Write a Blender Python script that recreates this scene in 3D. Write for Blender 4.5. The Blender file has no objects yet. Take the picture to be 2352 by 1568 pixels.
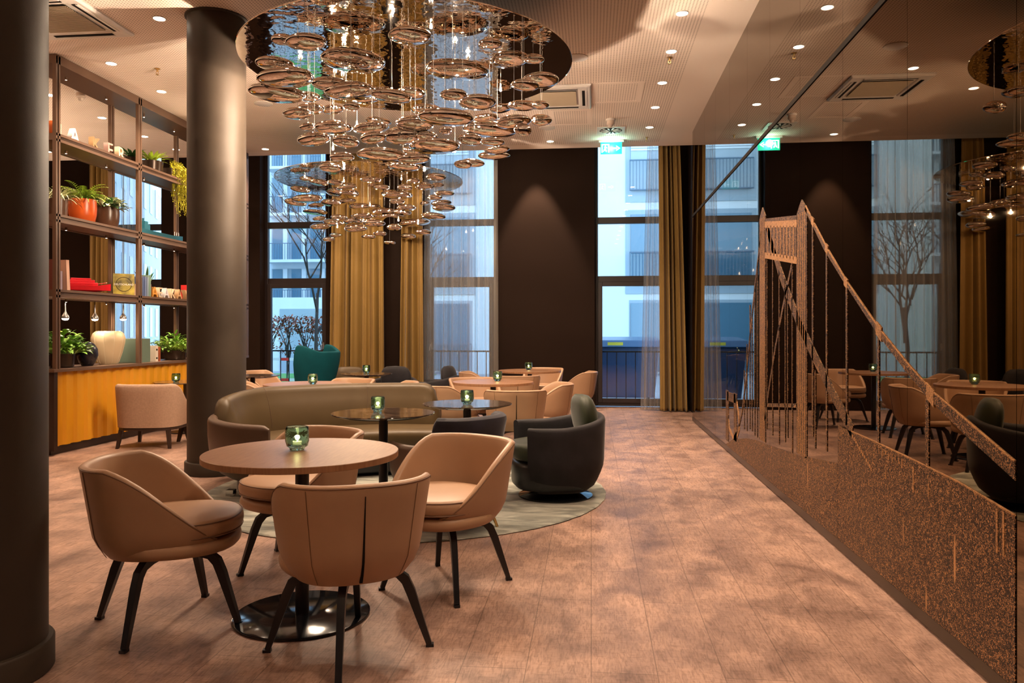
import bpy, bmesh, math, random
from math import sin, cos, pi, radians, sqrt, atan2
from mathutils import Vector, Matrix, noise
random.seed(7)
S = bpy.context.scene
COL = S.collection

# ---------------------------------------------------------------- camera
F_PX, HORIZON, HC = 1760.0, 760.0, 1.30
TH = math.atan((1358.0 - 1176.0) / F_PX)
cam_d = bpy.data.cameras.new('camera'); cam = bpy.data.objects.new('camera', cam_d); COL.objects.link(cam)
cam_d.sensor_width = 36.0; cam_d.lens = 36.0 * F_PX / 2352.0
cam_d.shift_y = -(784.0 - HORIZON) / 2352.0
cam_d.clip_start = 0.05; cam_d.clip_end = 300
cam.location = (0, 0, HC); cam.rotation_euler = (radians(90), 0, TH)
S.camera = cam

# ---------------------------------------------------------------- world: blue dusk sky
W = bpy.data.worlds.new('dusk_sky'); S.world = W; W.use_nodes = True
nt = W.node_tree; nt.nodes.clear()
wo = nt.nodes.new('ShaderNodeOutputWorld'); wb = nt.nodes.new('ShaderNodeBackground')
wr = nt.nodes.new('ShaderNodeValToRGB'); wt = nt.nodes.new('ShaderNodeTexCoord'); ws = nt.nodes.new('ShaderNodeSeparateXYZ')
nt.links.new(wt.outputs['Generated'], ws.inputs[0]); nt.links.new(ws.outputs['Z'], wr.inputs[0])
wr.color_ramp.elements[0].position = 0.0; wr.color_ramp.elements[0].color = (0.50, 0.72, 0.92, 1)
wr.color_ramp.elements[1].position = 0.7; wr.color_ramp.elements[1].color = (0.30, 0.52, 0.85, 1)
nt.links.new(wr.outputs[0], wb.inputs[0]); wb.inputs[1].default_value = 2.4
nt.links.new(wb.outputs[0], wo.inputs[0])

# ---------------------------------------------------------------- view / exposure
S.view_settings.view_transform = 'Standard'; S.view_settings.look = 'None'
S.view_settings.gamma = 1.0; S.view_settings.use_curve_mapping = False
S.view_settings.exposure = 1.12
cy = S.cycles
cy.use_denoising = True
cy.max_bounces = 10; cy.diffuse_bounces = 4; cy.glossy_bounces = 5; cy.transmission_bounces = 6
cy.transparent_max_bounces = 12; cy.sample_clamp_indirect = 4.0; cy.blur_glossy = 0.5
cy.caustics_reflective = False; cy.caustics_refractive = False

WARM = (1.0, 0.72, 0.50)
H = 4.18             # ceiling height
YB = 13.0            # inner face of the window wall
XW = 1.455           # face of the dark mirror wall

def add_spot(loc, power, size=110, blend=0.6, r=0.04, color=WARM, aim=None):
    d = bpy.data.lights.new('spot', 'SPOT'); d.energy = power; d.spot_size = radians(size); d.spot_blend = blend
    d.shadow_soft_size = r; d.color = color
    o = bpy.data.objects.new('spot', d); COL.objects.link(o); o.location = loc
    if aim is not None:
        o.rotation_euler = (Vector(aim) - Vector(loc)).to_track_quat('-Z', 'Y').to_euler()
    return o
def add_point(loc, power, r=0.02, color=WARM):
    d = bpy.data.lights.new('bulb_light', 'POINT'); d.energy = power; d.shadow_soft_size = r; d.color = color
    o = bpy.data.objects.new('bulb_light', d); COL.objects.link(o); o.location = loc
    return o

# ---------------------------------------------------------------- measured rays (photo pixel -> point on a real plane of the room)
_c, _s = cos(TH), sin(TH)
def ray(u, v):
    r = (u - 1176.0) / F_PX
    return Vector((r * _c - _s, r * _s + _c, -(v - HORIZON) / F_PX))
def onz(u, v, z): d = ray(u, v); return Vector((0, 0, HC)) + d * ((z - HC) / d.z)
def onx(u, v, x): d = ray(u, v); return Vector((0, 0, HC)) + d * (x / d.x)
def ony(u, v, y): d = ray(u, v); return Vector((0, 0, HC)) + d * (y / d.y)
def at(u, v, dep): return Vector((0, 0, HC)) + ray(u, v) * dep

# ---------------------------------------------------------------- materials
def mat(name, color, rough=0.5, metal=0.0, spec=0.5, sheen=0.0, coat=0.0, var=0.0, scale=8.0, bump=0.0, bscale=60.0, stretch=None, emit=None, estr=0.0):
    m = bpy.data.materials.new(name); m.use_nodes = True
    n = m.node_tree.nodes; l = m.node_tree.links; b = n['Principled BSDF']
    b.inputs['Base Color'].default_value = (*color, 1); b.inputs['Roughness'].default_value = rough
    b.inputs['Metallic'].default_value = metal; b.inputs['Specular IOR Level'].default_value = spec
    b.inputs['Sheen Weight'].default_value = sheen; b.inputs['Coat Weight'].default_value = coat
    if sheen: b.inputs['Sheen Roughness'].default_value = 0.35
    if emit: b.inputs['Emission Color'].default_value = (*emit, 1); b.inputs['Emission Strength'].default_value = estr
    if var or bump:
        tc = n.new('ShaderNodeTexCoord'); mp = n.new('ShaderNodeMapping'); l.new(tc.outputs['Object'], mp.inputs[0])
        if stretch: mp.inputs['Scale'].default_value = stretch
        if var:
            nz = n.new('ShaderNodeTexNoise'); nz.inputs['Scale'].default_value = scale; nz.inputs['Detail'].default_value = 5
            l.new(mp.outputs[0], nz.inputs['Vector'])
            rp = n.new('ShaderNodeValToRGB'); l.new(nz.outputs['Fac'], rp.inputs[0])
            rp.color_ramp.elements[0].position = 0.3; rp.color_ramp.elements[1].position = 0.7
            rp.color_ramp.elements[0].color = (*[c * (1 - var) for c in color], 1)
            rp.color_ramp.elements[1].color = (*[min(1, c * (1 + var)) for c in color], 1)
            l.new(rp.outputs[0], b.inputs['Base Color'])
        if bump:
            n2 = n.new('ShaderNodeTexNoise'); n2.inputs['Scale'].default_value = bscale; n2.inputs['Detail'].default_value = 3
            l.new(mp.outputs[0], n2.inputs['Vector'])
            bp = n.new('ShaderNodeBump'); bp.inputs['Strength'].default_value = bump; bp.inputs['Distance'].default_value = 0.01
            l.new(n2.outputs['Fac'], bp.inputs['Height']); l.new(bp.outputs[0], b.inputs['Normal'])
    return m

def nodes(name):
    m = bpy.data.materials.new(name); m.use_nodes = True
    return m, m.node_tree.nodes, m.node_tree.links, m.node_tree.nodes['Principled BSDF']
def mth(n, l, op, a, b=None, c=None):
    q = n.new('ShaderNodeMath'); q.operation = op
    for i, x in enumerate((a, b, c)):
        if x is None: continue
        if isinstance(x, (int, float)): q.inputs[i].default_value = x
        else: l.new(x, q.inputs[i])
    return q.outputs[0]
def ramp(n, l, fac, stops):
    r = n.new('ShaderNodeValToRGB'); l.new(fac, r.inputs[0]); e = r.color_ramp.elements
    while len(e) < len(stops): e.new(0.5)
    for k, (p, c) in enumerate(stops): e[k].position = p; e[k].color = (*c, 1)
    return r.outputs[0]
def mixc(n, l, kind, fac, a, b):
    q = n.new('ShaderNodeMix'); q.data_type = 'RGBA'; q.blend_type = kind
    if isinstance(fac, (int, float)): q.inputs[0].default_value = fac
    else: l.new(fac, q.inputs[0])
    for i, x in ((6, a), (7, b)):
        if isinstance(x, tuple): q.inputs[i].default_value = (*x, 1)
        else: l.new(x, q.inputs[i])
    return q.outputs[2]
def noise_t(n, l, vec, scale, detail=4, dist=0.0):
    q = n.new('ShaderNodeTexNoise'); q.inputs['Scale'].default_value = scale; q.inputs['Detail'].default_value = detail
    q.inputs['Distortion'].default_value = dist
    l.new(vec, q.inputs['Vector']); return q.outputs['Fac']
def mapv(n, l, vec, sc=(1, 1, 1), rot=(0, 0, 0)):
    q = n.new('ShaderNodeMapping'); q.inputs['Scale'].default_value = sc; q.inputs['Rotation'].default_value = rot
    l.new(vec, q.inputs[0]); return q.outputs[0]

# floor: worn vinyl planks
def mk_floor():
    m, n, l, b = nodes('worn_plank_floor')
    tc = n.new('ShaderNodeTexCoord').outputs['Object']
    v = mapv(n, l, tc, rot=(0, 0, radians(90)))
    br = n.new('ShaderNodeTexBrick'); l.new(v, br.inputs['Vector'])
    br.inputs['Scale'].default_value = 1.0; br.inputs['Brick Width'].default_value = 1.24; br.inputs['Row Height'].default_value = 0.25
    br.inputs['Mortar Size'].default_value = 0.0026; br.inputs['Mortar Smooth'].default_value = 0.3; br.offset = 0.37
    br.inputs['Color1'].default_value = (0.15, 0.15, 0.15, 1); br.inputs['Color2'].default_value = (0.95, 0.95, 0.95, 1); br.inputs['Mortar'].default_value = (0.5, 0.5, 0.5, 1)
    tint = ramp(n, l, br.outputs['Color'], [(0.0, (0.345, 0.225, 0.172)), (1.0, (0.42, 0.278, 0.215))])
    blot = noise_t(n, l, mapv(n, l, tc, (1, 0.75, 1)), 4.2, 8, 0.6)
    c1 = mixc(n, l, 'MULTIPLY', 1.0, tint, ramp(n, l, blot, [(0.28, (0.42, 0.38, 0.38)), (0.47, (0.78, 0.75, 0.75)), (0.66, (1.12, 1.08, 1.05))]))
    fine = noise_t(n, l, mapv(n, l, tc, (1, 0.16, 1)), 70, 5, 1.5)
    c2 = mixc(n, l, 'MULTIPLY', 0.8, c1, ramp(n, l, fine, [(0.32, (0.60, 0.56, 0.54)), (0.58, (1.06, 1.05, 1.05))]))
    cross = noise_t(n, l, mapv(n, l, tc, (0.22, 1.3, 1)), 48, 4, 2.0)
    c2b = mixc(n, l, 'MULTIPLY', 0.55, c2, ramp(n, l, cross, [(0.35, (0.66, 0.62, 0.6)), (0.5, (1, 1, 1))]))
    c3 = mixc(n, l, 'MIX', mth(n, l, 'MULTIPLY', br.outputs['Fac'], 0.5), c2b, (0.06, 0.035, 0.025))
    l.new(c3, b.inputs['Base Color'])
    l.new(mth(n, l, 'MULTIPLY_ADD', blot, 0.25, 0.36), b.inputs['Roughness'])
    b.inputs['Specular IOR Level'].default_value = 0.28
    bp = n.new('ShaderNodeBump'); bp.inputs['Strength'].default_value = 0.12; bp.inputs['Distance'].default_value = 0.004
    l.new(fine, bp.inputs['Height']); l.new(bp.outputs[0], b.inputs['Normal'])
    return m

# perforated acoustic ceiling; plain strips along its edge
def mk_ceiling():
    m, n, l, b = nodes('perforated_ceiling')
    tc = n.new('ShaderNodeTexCoord').outputs['Object']
    sp = n.new('ShaderNodeSeparateXYZ'); l.new(tc, sp.inputs[0])
    def cell(o, s): return mth(n, l, 'SUBTRACT', mth(n, l, 'FRACT', mth(n, l, 'DIVIDE', mth(n, l, 'ADD', o, 50.0), s)), 0.5)
    fx, fy = cell(sp.outputs['X'], 0.030), cell(sp.outputs['Y'], 0.030)
    d2 = mth(n, l, 'ADD', mth(n, l, 'MULTIPLY', fx, fx), mth(n, l, 'MULTIPLY', fy, fy))
    dot = mth(n, l, 'LESS_THAN', d2, 0.055)
    # plain margins: next to the mirror wall, the window edge, and one plain field border
    inx = mth(n, l, 'LESS_THAN', sp.outputs['X'], 1.02)
    iny = mth(n, l, 'LESS_THAN', sp.outputs['Y'], 11.82)
    k = mth(n, l, 'MULTIPLY', dot, mth(n, l, 'MULTIPLY', inx, iny))
    l.new(mixc(n, l, 'MIX', mth(n, l, 'MULTIPLY', k, 0.75), (0.86, 0.74, 0.64), (0.20, 0.14, 0.10)), b.inputs['Base Color'])
    b.inputs['Roughness'].default_value = 0.9; b.inputs['Specular IOR Level'].default_value = 0.1
    return m

# etched copper art: crazed speckle on a dark ground
def mk_etch(name, dens, plain=0.0):
    m, n, l, b = nodes(name)
    tc = n.new('ShaderNodeTexCoord').outputs['Object']
    nz = noise_t(n, l, tc, 95, 1.5, 2.2)
    fac = ramp(n, l, nz, [(dens, (0, 0, 0)), (dens + 0.03, (1, 1, 1))])
    streak = noise_t(n, l, mapv(n, l, tc, (1, 5, 0.35)), 3.5, 2)
    f2 = mth(n, l, 'MAXIMUM', fac, ramp(n, l, streak, [(0.72, (0, 0, 0)), (0.74, (1, 1, 1))])) if plain == 0 else mth(n, l, 'MAXIMUM', fac, plain)
    l.new(mixc(n, l, 'MIX', f2, (0.016, 0.008, 0.004), (0.46, 0.23, 0.09)), b.inputs['Base Color'])
    b.inputs['Metallic'].default_value = 0.2; b.inputs['Roughness'].default_value = 0.40; b.inputs['Specular IOR Level'].default_value = 0.2
    return m

def mk_glass_pane():
    m = bpy.data.materials.new('window_glass'); m.use_nodes = True; n = m.node_tree.nodes; l = m.node_tree.links; n.clear()
    o = n.new('ShaderNodeOutputMaterial'); t = n.new('ShaderNodeBsdfTransparent'); g = n.new('ShaderNodeBsdfGlossy')
    g.inputs['Roughness'].default_value = 0.01; t.inputs[0].default_value = (0.93, 0.97, 0.98, 1)
    fr = n.new('ShaderNodeFresnel'); fr.inputs[0].default_value = 1.5; mx = n.new('ShaderNodeMixShader')
    q = mth(n, l, 'MULTIPLY', fr.outputs[0], 1.4)
    l.new(q, mx.inputs[0]); l.new(t.outputs[0], mx.inputs[1]); l.new(g.outputs[0], mx.inputs[2]); l.new(mx.outputs[0], o.inputs[0])
    return m
def mk_sheer():
    m = bpy.data.materials.new('sheer_voile'); m.use_nodes = True; n = m.node_tree.nodes; l = m.node_tree.links; n.clear()
    o = n.new('ShaderNodeOutputMaterial'); t = n.new('ShaderNodeBsdfTransparent'); d = n.new('ShaderNodeBsdfDiffuse'); tr = n.new('ShaderNodeBsdfTranslucent')
    d.inputs[0].default_value = (0.60, 0.54, 0.47, 1); tr.inputs[0].default_value = (0.62, 0.60, 0.56, 1)
    m1 = n.new('ShaderNodeMixShader'); m1.inputs[0].default_value = 0.5; l.new(d.outputs[0], m1.inputs[1]); l.new(tr.outputs[0], m1.inputs[2])
    lw = n.new('ShaderNodeLayerWeight'); lw.inputs[0].default_value = 0.35
    q = mth(n, l, 'MULTIPLY_ADD', lw.outputs['Facing'], 0.40, 0.36)
    m2 = n.new('ShaderNodeMixShader'); l.new(q, m2.inputs[0]); l.new(t.outputs[0], m2.inputs[1]); l.new(m1.outputs[0], m2.inputs[2]); l.new(m2.outputs[0], o.inputs[0])
    return m
def mk_tumbler():
    m, n, l, b = nodes('green_tumbler_glass')
    b.inputs['Base Color'].default_value = (0.42, 0.66, 0.55, 1); b.inputs['Roughness'].default_value = 0.03
    b.inputs['Transmission Weight'].default_value = 1.0; b.inputs['IOR'].default_value = 1.35
    nz = noise_t(n, l, n.new('ShaderNodeTexCoord').outputs['Object'], 45, 2)
    bp = n.new('ShaderNodeBump'); bp.inputs['Strength'].default_value = 0.5; bp.inputs['Distance'].default_value = 0.006
    l.new(nz, bp.inputs['Height']); l.new(bp.outputs[0], b.inputs['Normal'])
    return m
def mk_mirror():
    m, n, l, b = nodes('dark_bronze_mirror')
    b.inputs['Base Color'].default_value = (0.20, 0.14, 0.08, 1); b.inputs['Metallic'].default_value = 1.0; b.inputs['Roughness'].default_value = 0.012
    return m
def mk_ripple():
    m, n, l, b = nodes('rippled_mirror_steel')
    b.inputs['Base Color'].default_value = (0.80, 0.72, 0.62, 1); b.inputs['Metallic'].default_value = 1.0; b.inputs['Roughness'].default_value = 0.02
    tc = n.new('ShaderNodeTexCoord').outputs['Object']
    nz = noise_t(n, l, tc, 12, 1.5, 0.3)
    bp = n.new('ShaderNodeBump'); bp.inputs['Strength'].default_value = 0.10; bp.inputs['Distance'].default_value = 0.02
    l.new(nz, bp.inputs['Height']); l.new(bp.outputs[0], b.inputs['Normal'])
    return m
def mk_rug():
    m, n, l, b = nodes('silver_green_rug')
    tc = n.new('ShaderNodeTexCoord').outputs['Object']
    a = noise_t(n, l, mapv(n, l, tc, (1, 2.4, 1), (0, 0, 0.5)), 3.2, 6, 0.8)
    c1 = ramp(n, l, a, [(0.36, (0.10, 0.11, 0.09)), (0.5, (0.27, 0.28, 0.225)), (0.62, (0.50, 0.50, 0.42))])
    f = noise_t(n, l, mapv(n, l, tc, (1, 6, 1)), 90, 3)
    l.new(mixc(n, l, 'MULTIPLY', 0.6, c1, ramp(n, l, f, [(0.3, (0.7, 0.7, 0.7)), (0.7, (1.1, 1.1, 1.1))])), b.inputs['Base Color'])
    b.inputs['Roughness'].default_value = 0.85; b.inputs['Sheen Weight'].default_value = 0.5
    bp = n.new('ShaderNodeBump'); bp.inputs['Strength'].default_value = 0.6; bp.inputs['Distance'].default_value = 0.01
    l.new(f, bp.inputs['Height']); l.new(bp.outputs[0], b.inputs['Normal'])
    return m
def mk_stone():
    m, n, l, b = nodes('dark_marble_top')
    tc = n.new('ShaderNodeTexCoord').outputs['Object']
    a = noise_t(n, l, tc, 9, 8, 1.6)
    l.new(ramp(n, l, a, [(0.35, (0.035, 0.022, 0.016)), (0.55, (0.085, 0.055, 0.038)), (0.63, (0.22, 0.14, 0.09)), (0.66, (0.08, 0.05, 0.035))]), b.inputs['Base Color'])
    b.inputs['Roughness'].default_value = 0.10
    return m
def mk_oak():
    m, n, l, b = nodes('oak_veneer')
    tc = n.new('ShaderNodeTexCoord').outputs['Object']
    a = noise_t(n, l, mapv(n, l, tc, (14, 1, 1), (0, 0, 0.35)), 9, 5, 0.6)
    l.new(ramp(n, l, a, [(0.3, (0.23, 0.11, 0.055)), (0.7, (0.32, 0.165, 0.085))]), b.inputs['Base Color'])
    b.inputs['Roughness'].default_value = 0.36
    return m
def mk_facade():
    return mat('pale_render_facade', (0.74, 0.76, 0.76), 0.85, var=0.03, scale=0.4)

M = {}
M['floor'] = mk_floor(); M['ceiling'] = mk_ceiling()
M['etch'] = mk_etch('etched_copper_speckle', 0.56); M['etch_solid'] = mk_etch('etched_copper_solid', 0.46, 0.35)
M['pane'] = mk_glass_pane(); M['sheer'] = mk_sheer(); M['tumbler'] = mk_tumbler(); M['mirror'] = mk_mirror(); M['ripple'] = mk_ripple()
M['rug'] = mk_rug(); M['stone'] = mk_stone(); M['oak'] = mk_oak(); M['facade'] = mk_facade()
M['plain_ceiling'] = mat('ceiling_white', (0.86, 0.74, 0.64), 0.9, spec=0.1)
M['wall'] = mat('dark_brown_wall', (0.014, 0.0065, 0.0035), 0.7, spec=0.10, bump=0.08, bscale=120)
M['frame'] = mat('window_frame_dark', (0.016, 0.009, 0.009), 0.42)
M['column'] = mat('column_bronze_paint', (0.044, 0.033, 0.024), 0.52, metal=0.0, spec=0.3, var=0.08, scale=5, bump=0.05, bscale=200)
M['tan'] = mat('tan_leather', (0.40, 0.24, 0.142), 0.42, spec=0.4, var=0.03, bump=0.05, bscale=350)
M['tan_piping'] = mat('tan_leather_piping', (0.19, 0.10, 0.055), 0.5)
M['olive'] = mat('olive_brown_leather', (0.072, 0.047, 0.021), 0.42, spec=0.3, var=0.08, scale=3, bump=0.05, bscale=300)
M['brown'] = mat('brown_leather', (0.085, 0.050, 0.032), 0.42, spec=0.4, bump=0.05, bscale=300)
M['navy'] = mat('navy_velvet', (0.010, 0.011, 0.024), 0.75, sheen=0.22, var=0.4, scale=9)
M['black_velvet'] = mat('charcoal_velvet', (0.010, 0.009, 0.013), 0.8, sheen=0.14, var=0.4, scale=9)
M['green_velvet'] = mat('moss_green_velvet', (0.016, 0.024, 0.009), 0.55, sheen=0.25, var=0.35, scale=9)
M['teal'] = mat('teal_wool', (0.002, 0.058, 0.075), 0.85, spec=0.15, var=0.08, bump=0.15, bscale=500)
M['beige'] = mat('beige_boucle', (0.40, 0.26, 0.18), 0.9, var=0.10, scale=60, bump=0.3, bscale=300)
M['dark_wood'] = mat('dark_stained_wood', (0.035, 0.018, 0.012), 0.4)
M['black_metal'] = mat('black_powder_coat', (0.010, 0.010, 0.013), 0.36)
M['black_gloss'] = mat('black_polished_base', (0.006, 0.007, 0.010), 0.10, spec=0.6)
M['brass'] = mat('brushed_brass', (0.75, 0.52, 0.22), 0.3, metal=1.0)
M['chrome'] = mat('polished_chrome', (0.80, 0.76, 0.72), 0.025, metal=1.0)
M['cable'] = mat('thin_steel_cable', (0.10, 0.09, 0.08), 0.6, spec=0.2)
M['steel'] = mat('satin_steel', (0.6, 0.6, 0.6), 0.3, metal=1.0)
M['shelf'] = mat('bronze_shelf_metal', (0.16, 0.095, 0.062), 0.38, metal=0.3)
M['yellow'] = mat('mustard_lacquer', (0.72, 0.33, 0.015), 0.33, spec=0.5)
M['gold_curtain'] = mat('gold_velvet_curtain', (0.24, 0.14, 0.03), 0.7, sheen=0.25, var=0.10, scale=3, stretch=(1, 1, 0.3))
M['white_plastic'] = mat('white_plastic', (0.72, 0.68, 0.63), 0.5)
M['slot'] = mat('dark_slot', (0.012, 0.009, 0.007), 0.9, spec=0.1)
M['lamp'] = mat('lamp_glow', (1, 1, 1), 0.5, emit=(1.0, 0.86, 0.66), estr=14.0)
M['bulb'] = mat('halogen_glow', (1, 1, 1), 0.5, emit=(1.0, 0.78, 0.48), estr=25.0)
M['flame'] = mat('candle_flame', (1, 0.9, 0.6), 0.5, emit=(1.0, 0.72, 0.30), estr=30.0)
M['wax'] = mat('candle_wax', (0.9, 0.82, 0.65), 0.5, emit=(1.0, 0.70, 0.30), estr=0.5)
M['leaf'] = mat('leaf_green', (0.17, 0.36, 0.04), 0.45, var=0.35, scale=14)
M['leaf_lime'] = mat('leaf_lime', (0.38, 0.52, 0.05), 0.45, var=0.3, scale=14)
M['leaf_yellow'] = mat('leaf_yellow_green', (0.55, 0.52, 0.03), 0.5, var=0.3, scale=14)
M['leaf_dark'] = mat('leaf_dark', (0.05, 0.14, 0.04), 0.4, var=0.3, scale=14)
M['leaf_pale'] = mat('leaf_variegated', (0.48, 0.52, 0.30), 0.45, var=0.45, scale=25)
M['soil'] = mat('potting_soil', (0.03, 0.02, 0.014), 0.95)
M['pot_orange'] = mat('orange_glazed_pot', (0.70, 0.12, 0.02), 0.3, var=0.08)
M['pot_brown'] = mat('brown_glazed_pot', (0.12, 0.06, 0.035), 0.28, var=0.3)
M['pot_dark'] = mat('dark_metal_pot', (0.05, 0.03, 0.02), 0.25, metal=0.4)
M['sign_green'] = mat('exit_sign_green', (0.0, 0.35, 0.2), 0.5, emit=(0.01, 0.55, 0.33), estr=1.0)
M['sign_white'] = mat('exit_sign_white', (0.9, 0.95, 0.95), 0.5, emit=(0.75, 1.0, 0.92), estr=2.2)
def flat(name, c, r=0.6, **k): return mat(name, c, r, **k)

# ---------------------------------------------------------------- mesh builder
class MB:
    def __init__(s): s.v = []; s.f = []; s.m = []; s.cur = 0
    def add(s, vs, fs):
        k = len(s.v); s.v += [tuple(p) for p in vs]; s.f += [tuple(i + k for i in f) for f in fs]; s.m += [s.cur] * len(fs); return s
    def box(s, x0, y0, z0, x1, y1, z1):
        v = [(x0, y0, z0), (x1, y0, z0), (x1, y1, z0), (x0, y1, z0), (x0, y0, z1), (x1, y0, z1), (x1, y1, z1), (x0, y1, z1)]
        return s.add(v, [(0, 3, 2, 1), (4, 5, 6, 7), (0, 1, 5, 4), (1, 2, 6, 5), (2, 3, 7, 6), (3, 0, 4, 7)])
    def loft(s, rings, closed=True, caps=True, loop=False):
        n = len(rings[0]); vs = [p for r in rings for p in r]; fs = []
        R = len(rings)
        for i in range(R if loop else R - 1):
            for j in range(n if closed else n - 1):
                a = i * n + j; b = i * n + (j + 1) % n; c = ((i + 1) % R) * n + (j + 1) % n; d = ((i + 1) % R) * n + j
                fs.append((a, b, c, d))
        if caps and closed and not loop:
            fs.append(tuple(range(n - 1, -1, -1))); fs.append(tuple((R - 1) * n + j for j in range(n)))
        return s.add(vs, fs)
    def lathe(s, prof, n=32, c=(0, 0, 0), sx=1, sy=1, caps=True, fn=None):
        rings = []
        for (r, z) in prof:
            ring = []
            for j in range(n):
                a = 2 * pi * j / n; rr = r * (fn(a, z) if fn else 1)
                ring.append((c[0] + rr * cos(a) * sx, c[1] + rr * sin(a) * sy, c[2] + z))
            rings.append(ring)
        return s.loft(rings, True, caps)
    def tube(s, path, r, n=8, caps=True):
        P = [Vector(p) for p in path]; rings = []; up = Vector((0, 0, 1))
        rr = r if isinstance(r, (list, tuple)) else [r] * len(P)
        prev = None
        for i, p in enumerate(P):
            t = (P[min(i + 1, len(P) - 1)] - P[max(i - 1, 0)]).normalized()
            a = prev if prev is not None else (up if abs(t.z) < 0.9 else Vector((1, 0, 0)))
            x = (a - t * a.dot(t)); x = x.normalized() if x.length > 1e-6 else t.orthogonal().normalized(); prev = x
            y = t.cross(x)
            rings.append([p + (x * cos(2 * pi * j / n) + y * sin(2 * pi * j / n)) * rr[i] for j in range(n)])
        return s.loft(rings, True, caps)
    def prism(s, poly, a, b, axis='x'):
        # poly: 2d points; axis 'x' -> (a|b, p0, p1), 'y' -> (p0, a|b, p1), 'z' -> (p0, p1, a|b)
        def mk(p, t): return (t, p[0], p[1]) if axis == 'x' else ((p[0], t, p[1]) if axis == 'y' else (p[0], p[1], t))
        n = len(poly); v = [mk(p, a) for p in poly] + [mk(p, b) for p in poly]
        f = [tuple(range(n)), tuple(range(2 * n - 1, n - 1, -1))] + [(i, i + n, (i + 1) % n + n, (i + 1) % n) for i in range(n)]
        return s.add(v, f)
    def bar(s, p, q, w, h=None):
        return s.tube([p, q], (w) / 2 * 1.2, 4)
    def blade(s, o, d, L, w, droop=0.5, seg=5, fold=0.0, side=None, tip=1.0):
        o = Vector(o); d = Vector(d).normalized(); p = o.copy(); vs = []; fs = []
        sd = side if side is not None else d.cross(Vector((0, 0, 1)))
        if sd.length < 1e-3: sd = Vector((1, 0, 0))
        sd.normalize()
        for i in range(seg + 1):
            t = i / seg; ww = w * 0.5 * (sin(pi * min(1, 0.12 + t * 0.88)) ** 0.7 + 0.02) if i < seg else 0.0005
            vs += [p - sd * ww + Vector((0, 0, fold * ww)), p, p + sd * ww + Vector((0, 0, fold * ww))]
            p = p + d * (L / seg); d = (d + Vector((0, 0, -droop / seg * (0.6 + t)))).normalized()
        for i in range(seg):
            a = i * 3; fs += [(a, a + 1, a + 4, a + 3), (a + 1, a + 2, a + 5, a + 4)]
        return s.add(vs, fs)
    def build(s, name, m, parent=None, loc=None, rotz=0.0, smooth=True, angle=40, bevel=0, sub=0, rot=None, fix=True):
        me = bpy.data.meshes.new(name); me.from_pydata(s.v, [], s.f)
        ms = m if isinstance(m, (list, tuple)) else [m]
        for q in ms: me.materials.append(M[q] if isinstance(q, str) else q)
        if len(ms) > 1: me.polygons.foreach_set('material_index', s.m)
        if fix:
            bm = bmesh.new(); bm.from_mesh(me); bmesh.ops.recalc_face_normals(bm, faces=bm.faces); bm.to_mesh(me); bm.free()
        if smooth:
            me.shade_smooth()
            me.set_sharp_from_angle(angle=radians(angle))
        me.update()
        o = bpy.data.objects.new(name, me); COL.objects.link(o)
        if loc is not None: o.location = loc
        o.rotation_euler = rot if rot else (0, 0, rotz)
        if parent: o.parent = parent
        if bevel:
            b = o.modifiers.new('bevel', 'BEVEL'); b.width = bevel; b.segments = 2; b.limit_method = 'ANGLE'; b.angle_limit = radians(40)
        if sub:
            q = o.modifiers.new('sub', 'SUBSURF'); q.levels = sub; q.render_levels = sub
        return o

def tag(o, label, cat, group=None, kind=None):
    o['label'] = label; o['category'] = cat
    if group: o['group'] = group
    if kind: o['kind'] = kind
    return o
def thing(name, label, cat, loc=(0, 0, 0), rotz=0, group=None):
    o = bpy.data.objects.new(name, None); COL.objects.link(o); o.location = loc; o.rotation_euler = (0, 0, rotz)
    o.empty_display_size = 0.1
    return tag(o, label, cat, group)
def struct(o): o['kind'] = 'structure'; return o
def kids(o): return [c for c in COL.objects if c.parent == o]
def copy_tree(o, parent=None):
    c = o.copy(); COL.objects.link(c); c.parent = parent
    for ch in kids(o): copy_tree(ch, c)
    return c
def dup(o, label, loc, rotz=0, group=None):
    c = copy_tree(o); c.location = loc; c.rotation_euler = (0, 0, rotz); c['label'] = label
    if group: c['group'] = group
    return c
def sstep(t): t = max(0.0, min(1.0, t)); return t * t * (3 - 2 * t)
def lerp(a, b, t): return a + (b - a) * t
# ================================================================= ROOM SHELL
struct(MB().box(-13, -3.2, -0.2, 1.75, YB + 0.35, 0).build('floor', 'floor', smooth=False))
struct(MB().box(-13, -3.2, H, 1.75, 12.05, H + 0.12).build('ceiling', 'ceiling', smooth=False))
struct(MB().box(-13, 12.05, H, 1.75, 12.10, 4.66).box(-13, 12.05, 4.66, 1.75, YB + 0.35, 4.78).build('trim_1', 'plain_ceiling', smooth=False))
struct(MB().box(-13.1, -3.2, 0, -13, YB + 0.35, 4.7).build('wall_left', 'wall', smooth=False))
struct(MB().box(-13.1, -3.3, 0, 1.8, -3.2, 4.7).build('wall_rear', 'wall', smooth=False))
struct(MB().box(1.60, -3.2, 0, 1.75, YB + 0.35, 4.7).build('wall_right', 'wall', smooth=False))
# dark return wall between mirror and windows is the same wall_right

WINS = [(-8.92, -7.66), (-5.82, -4.62), (-2.87, -1.63), (0.06, 1.30)]
ZT = 4.66
wb_ = MB(); xs = [-13.0] + [q for w in WINS for q in w] + [1.6]
for i in range(0, len(xs), 2):
    wb_.box(xs[i], YB, 0, xs[i + 1], YB + 0.35, ZT)
struct(wb_.build('wall_back', 'wall', smooth=False, bevel=0.004))

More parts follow.
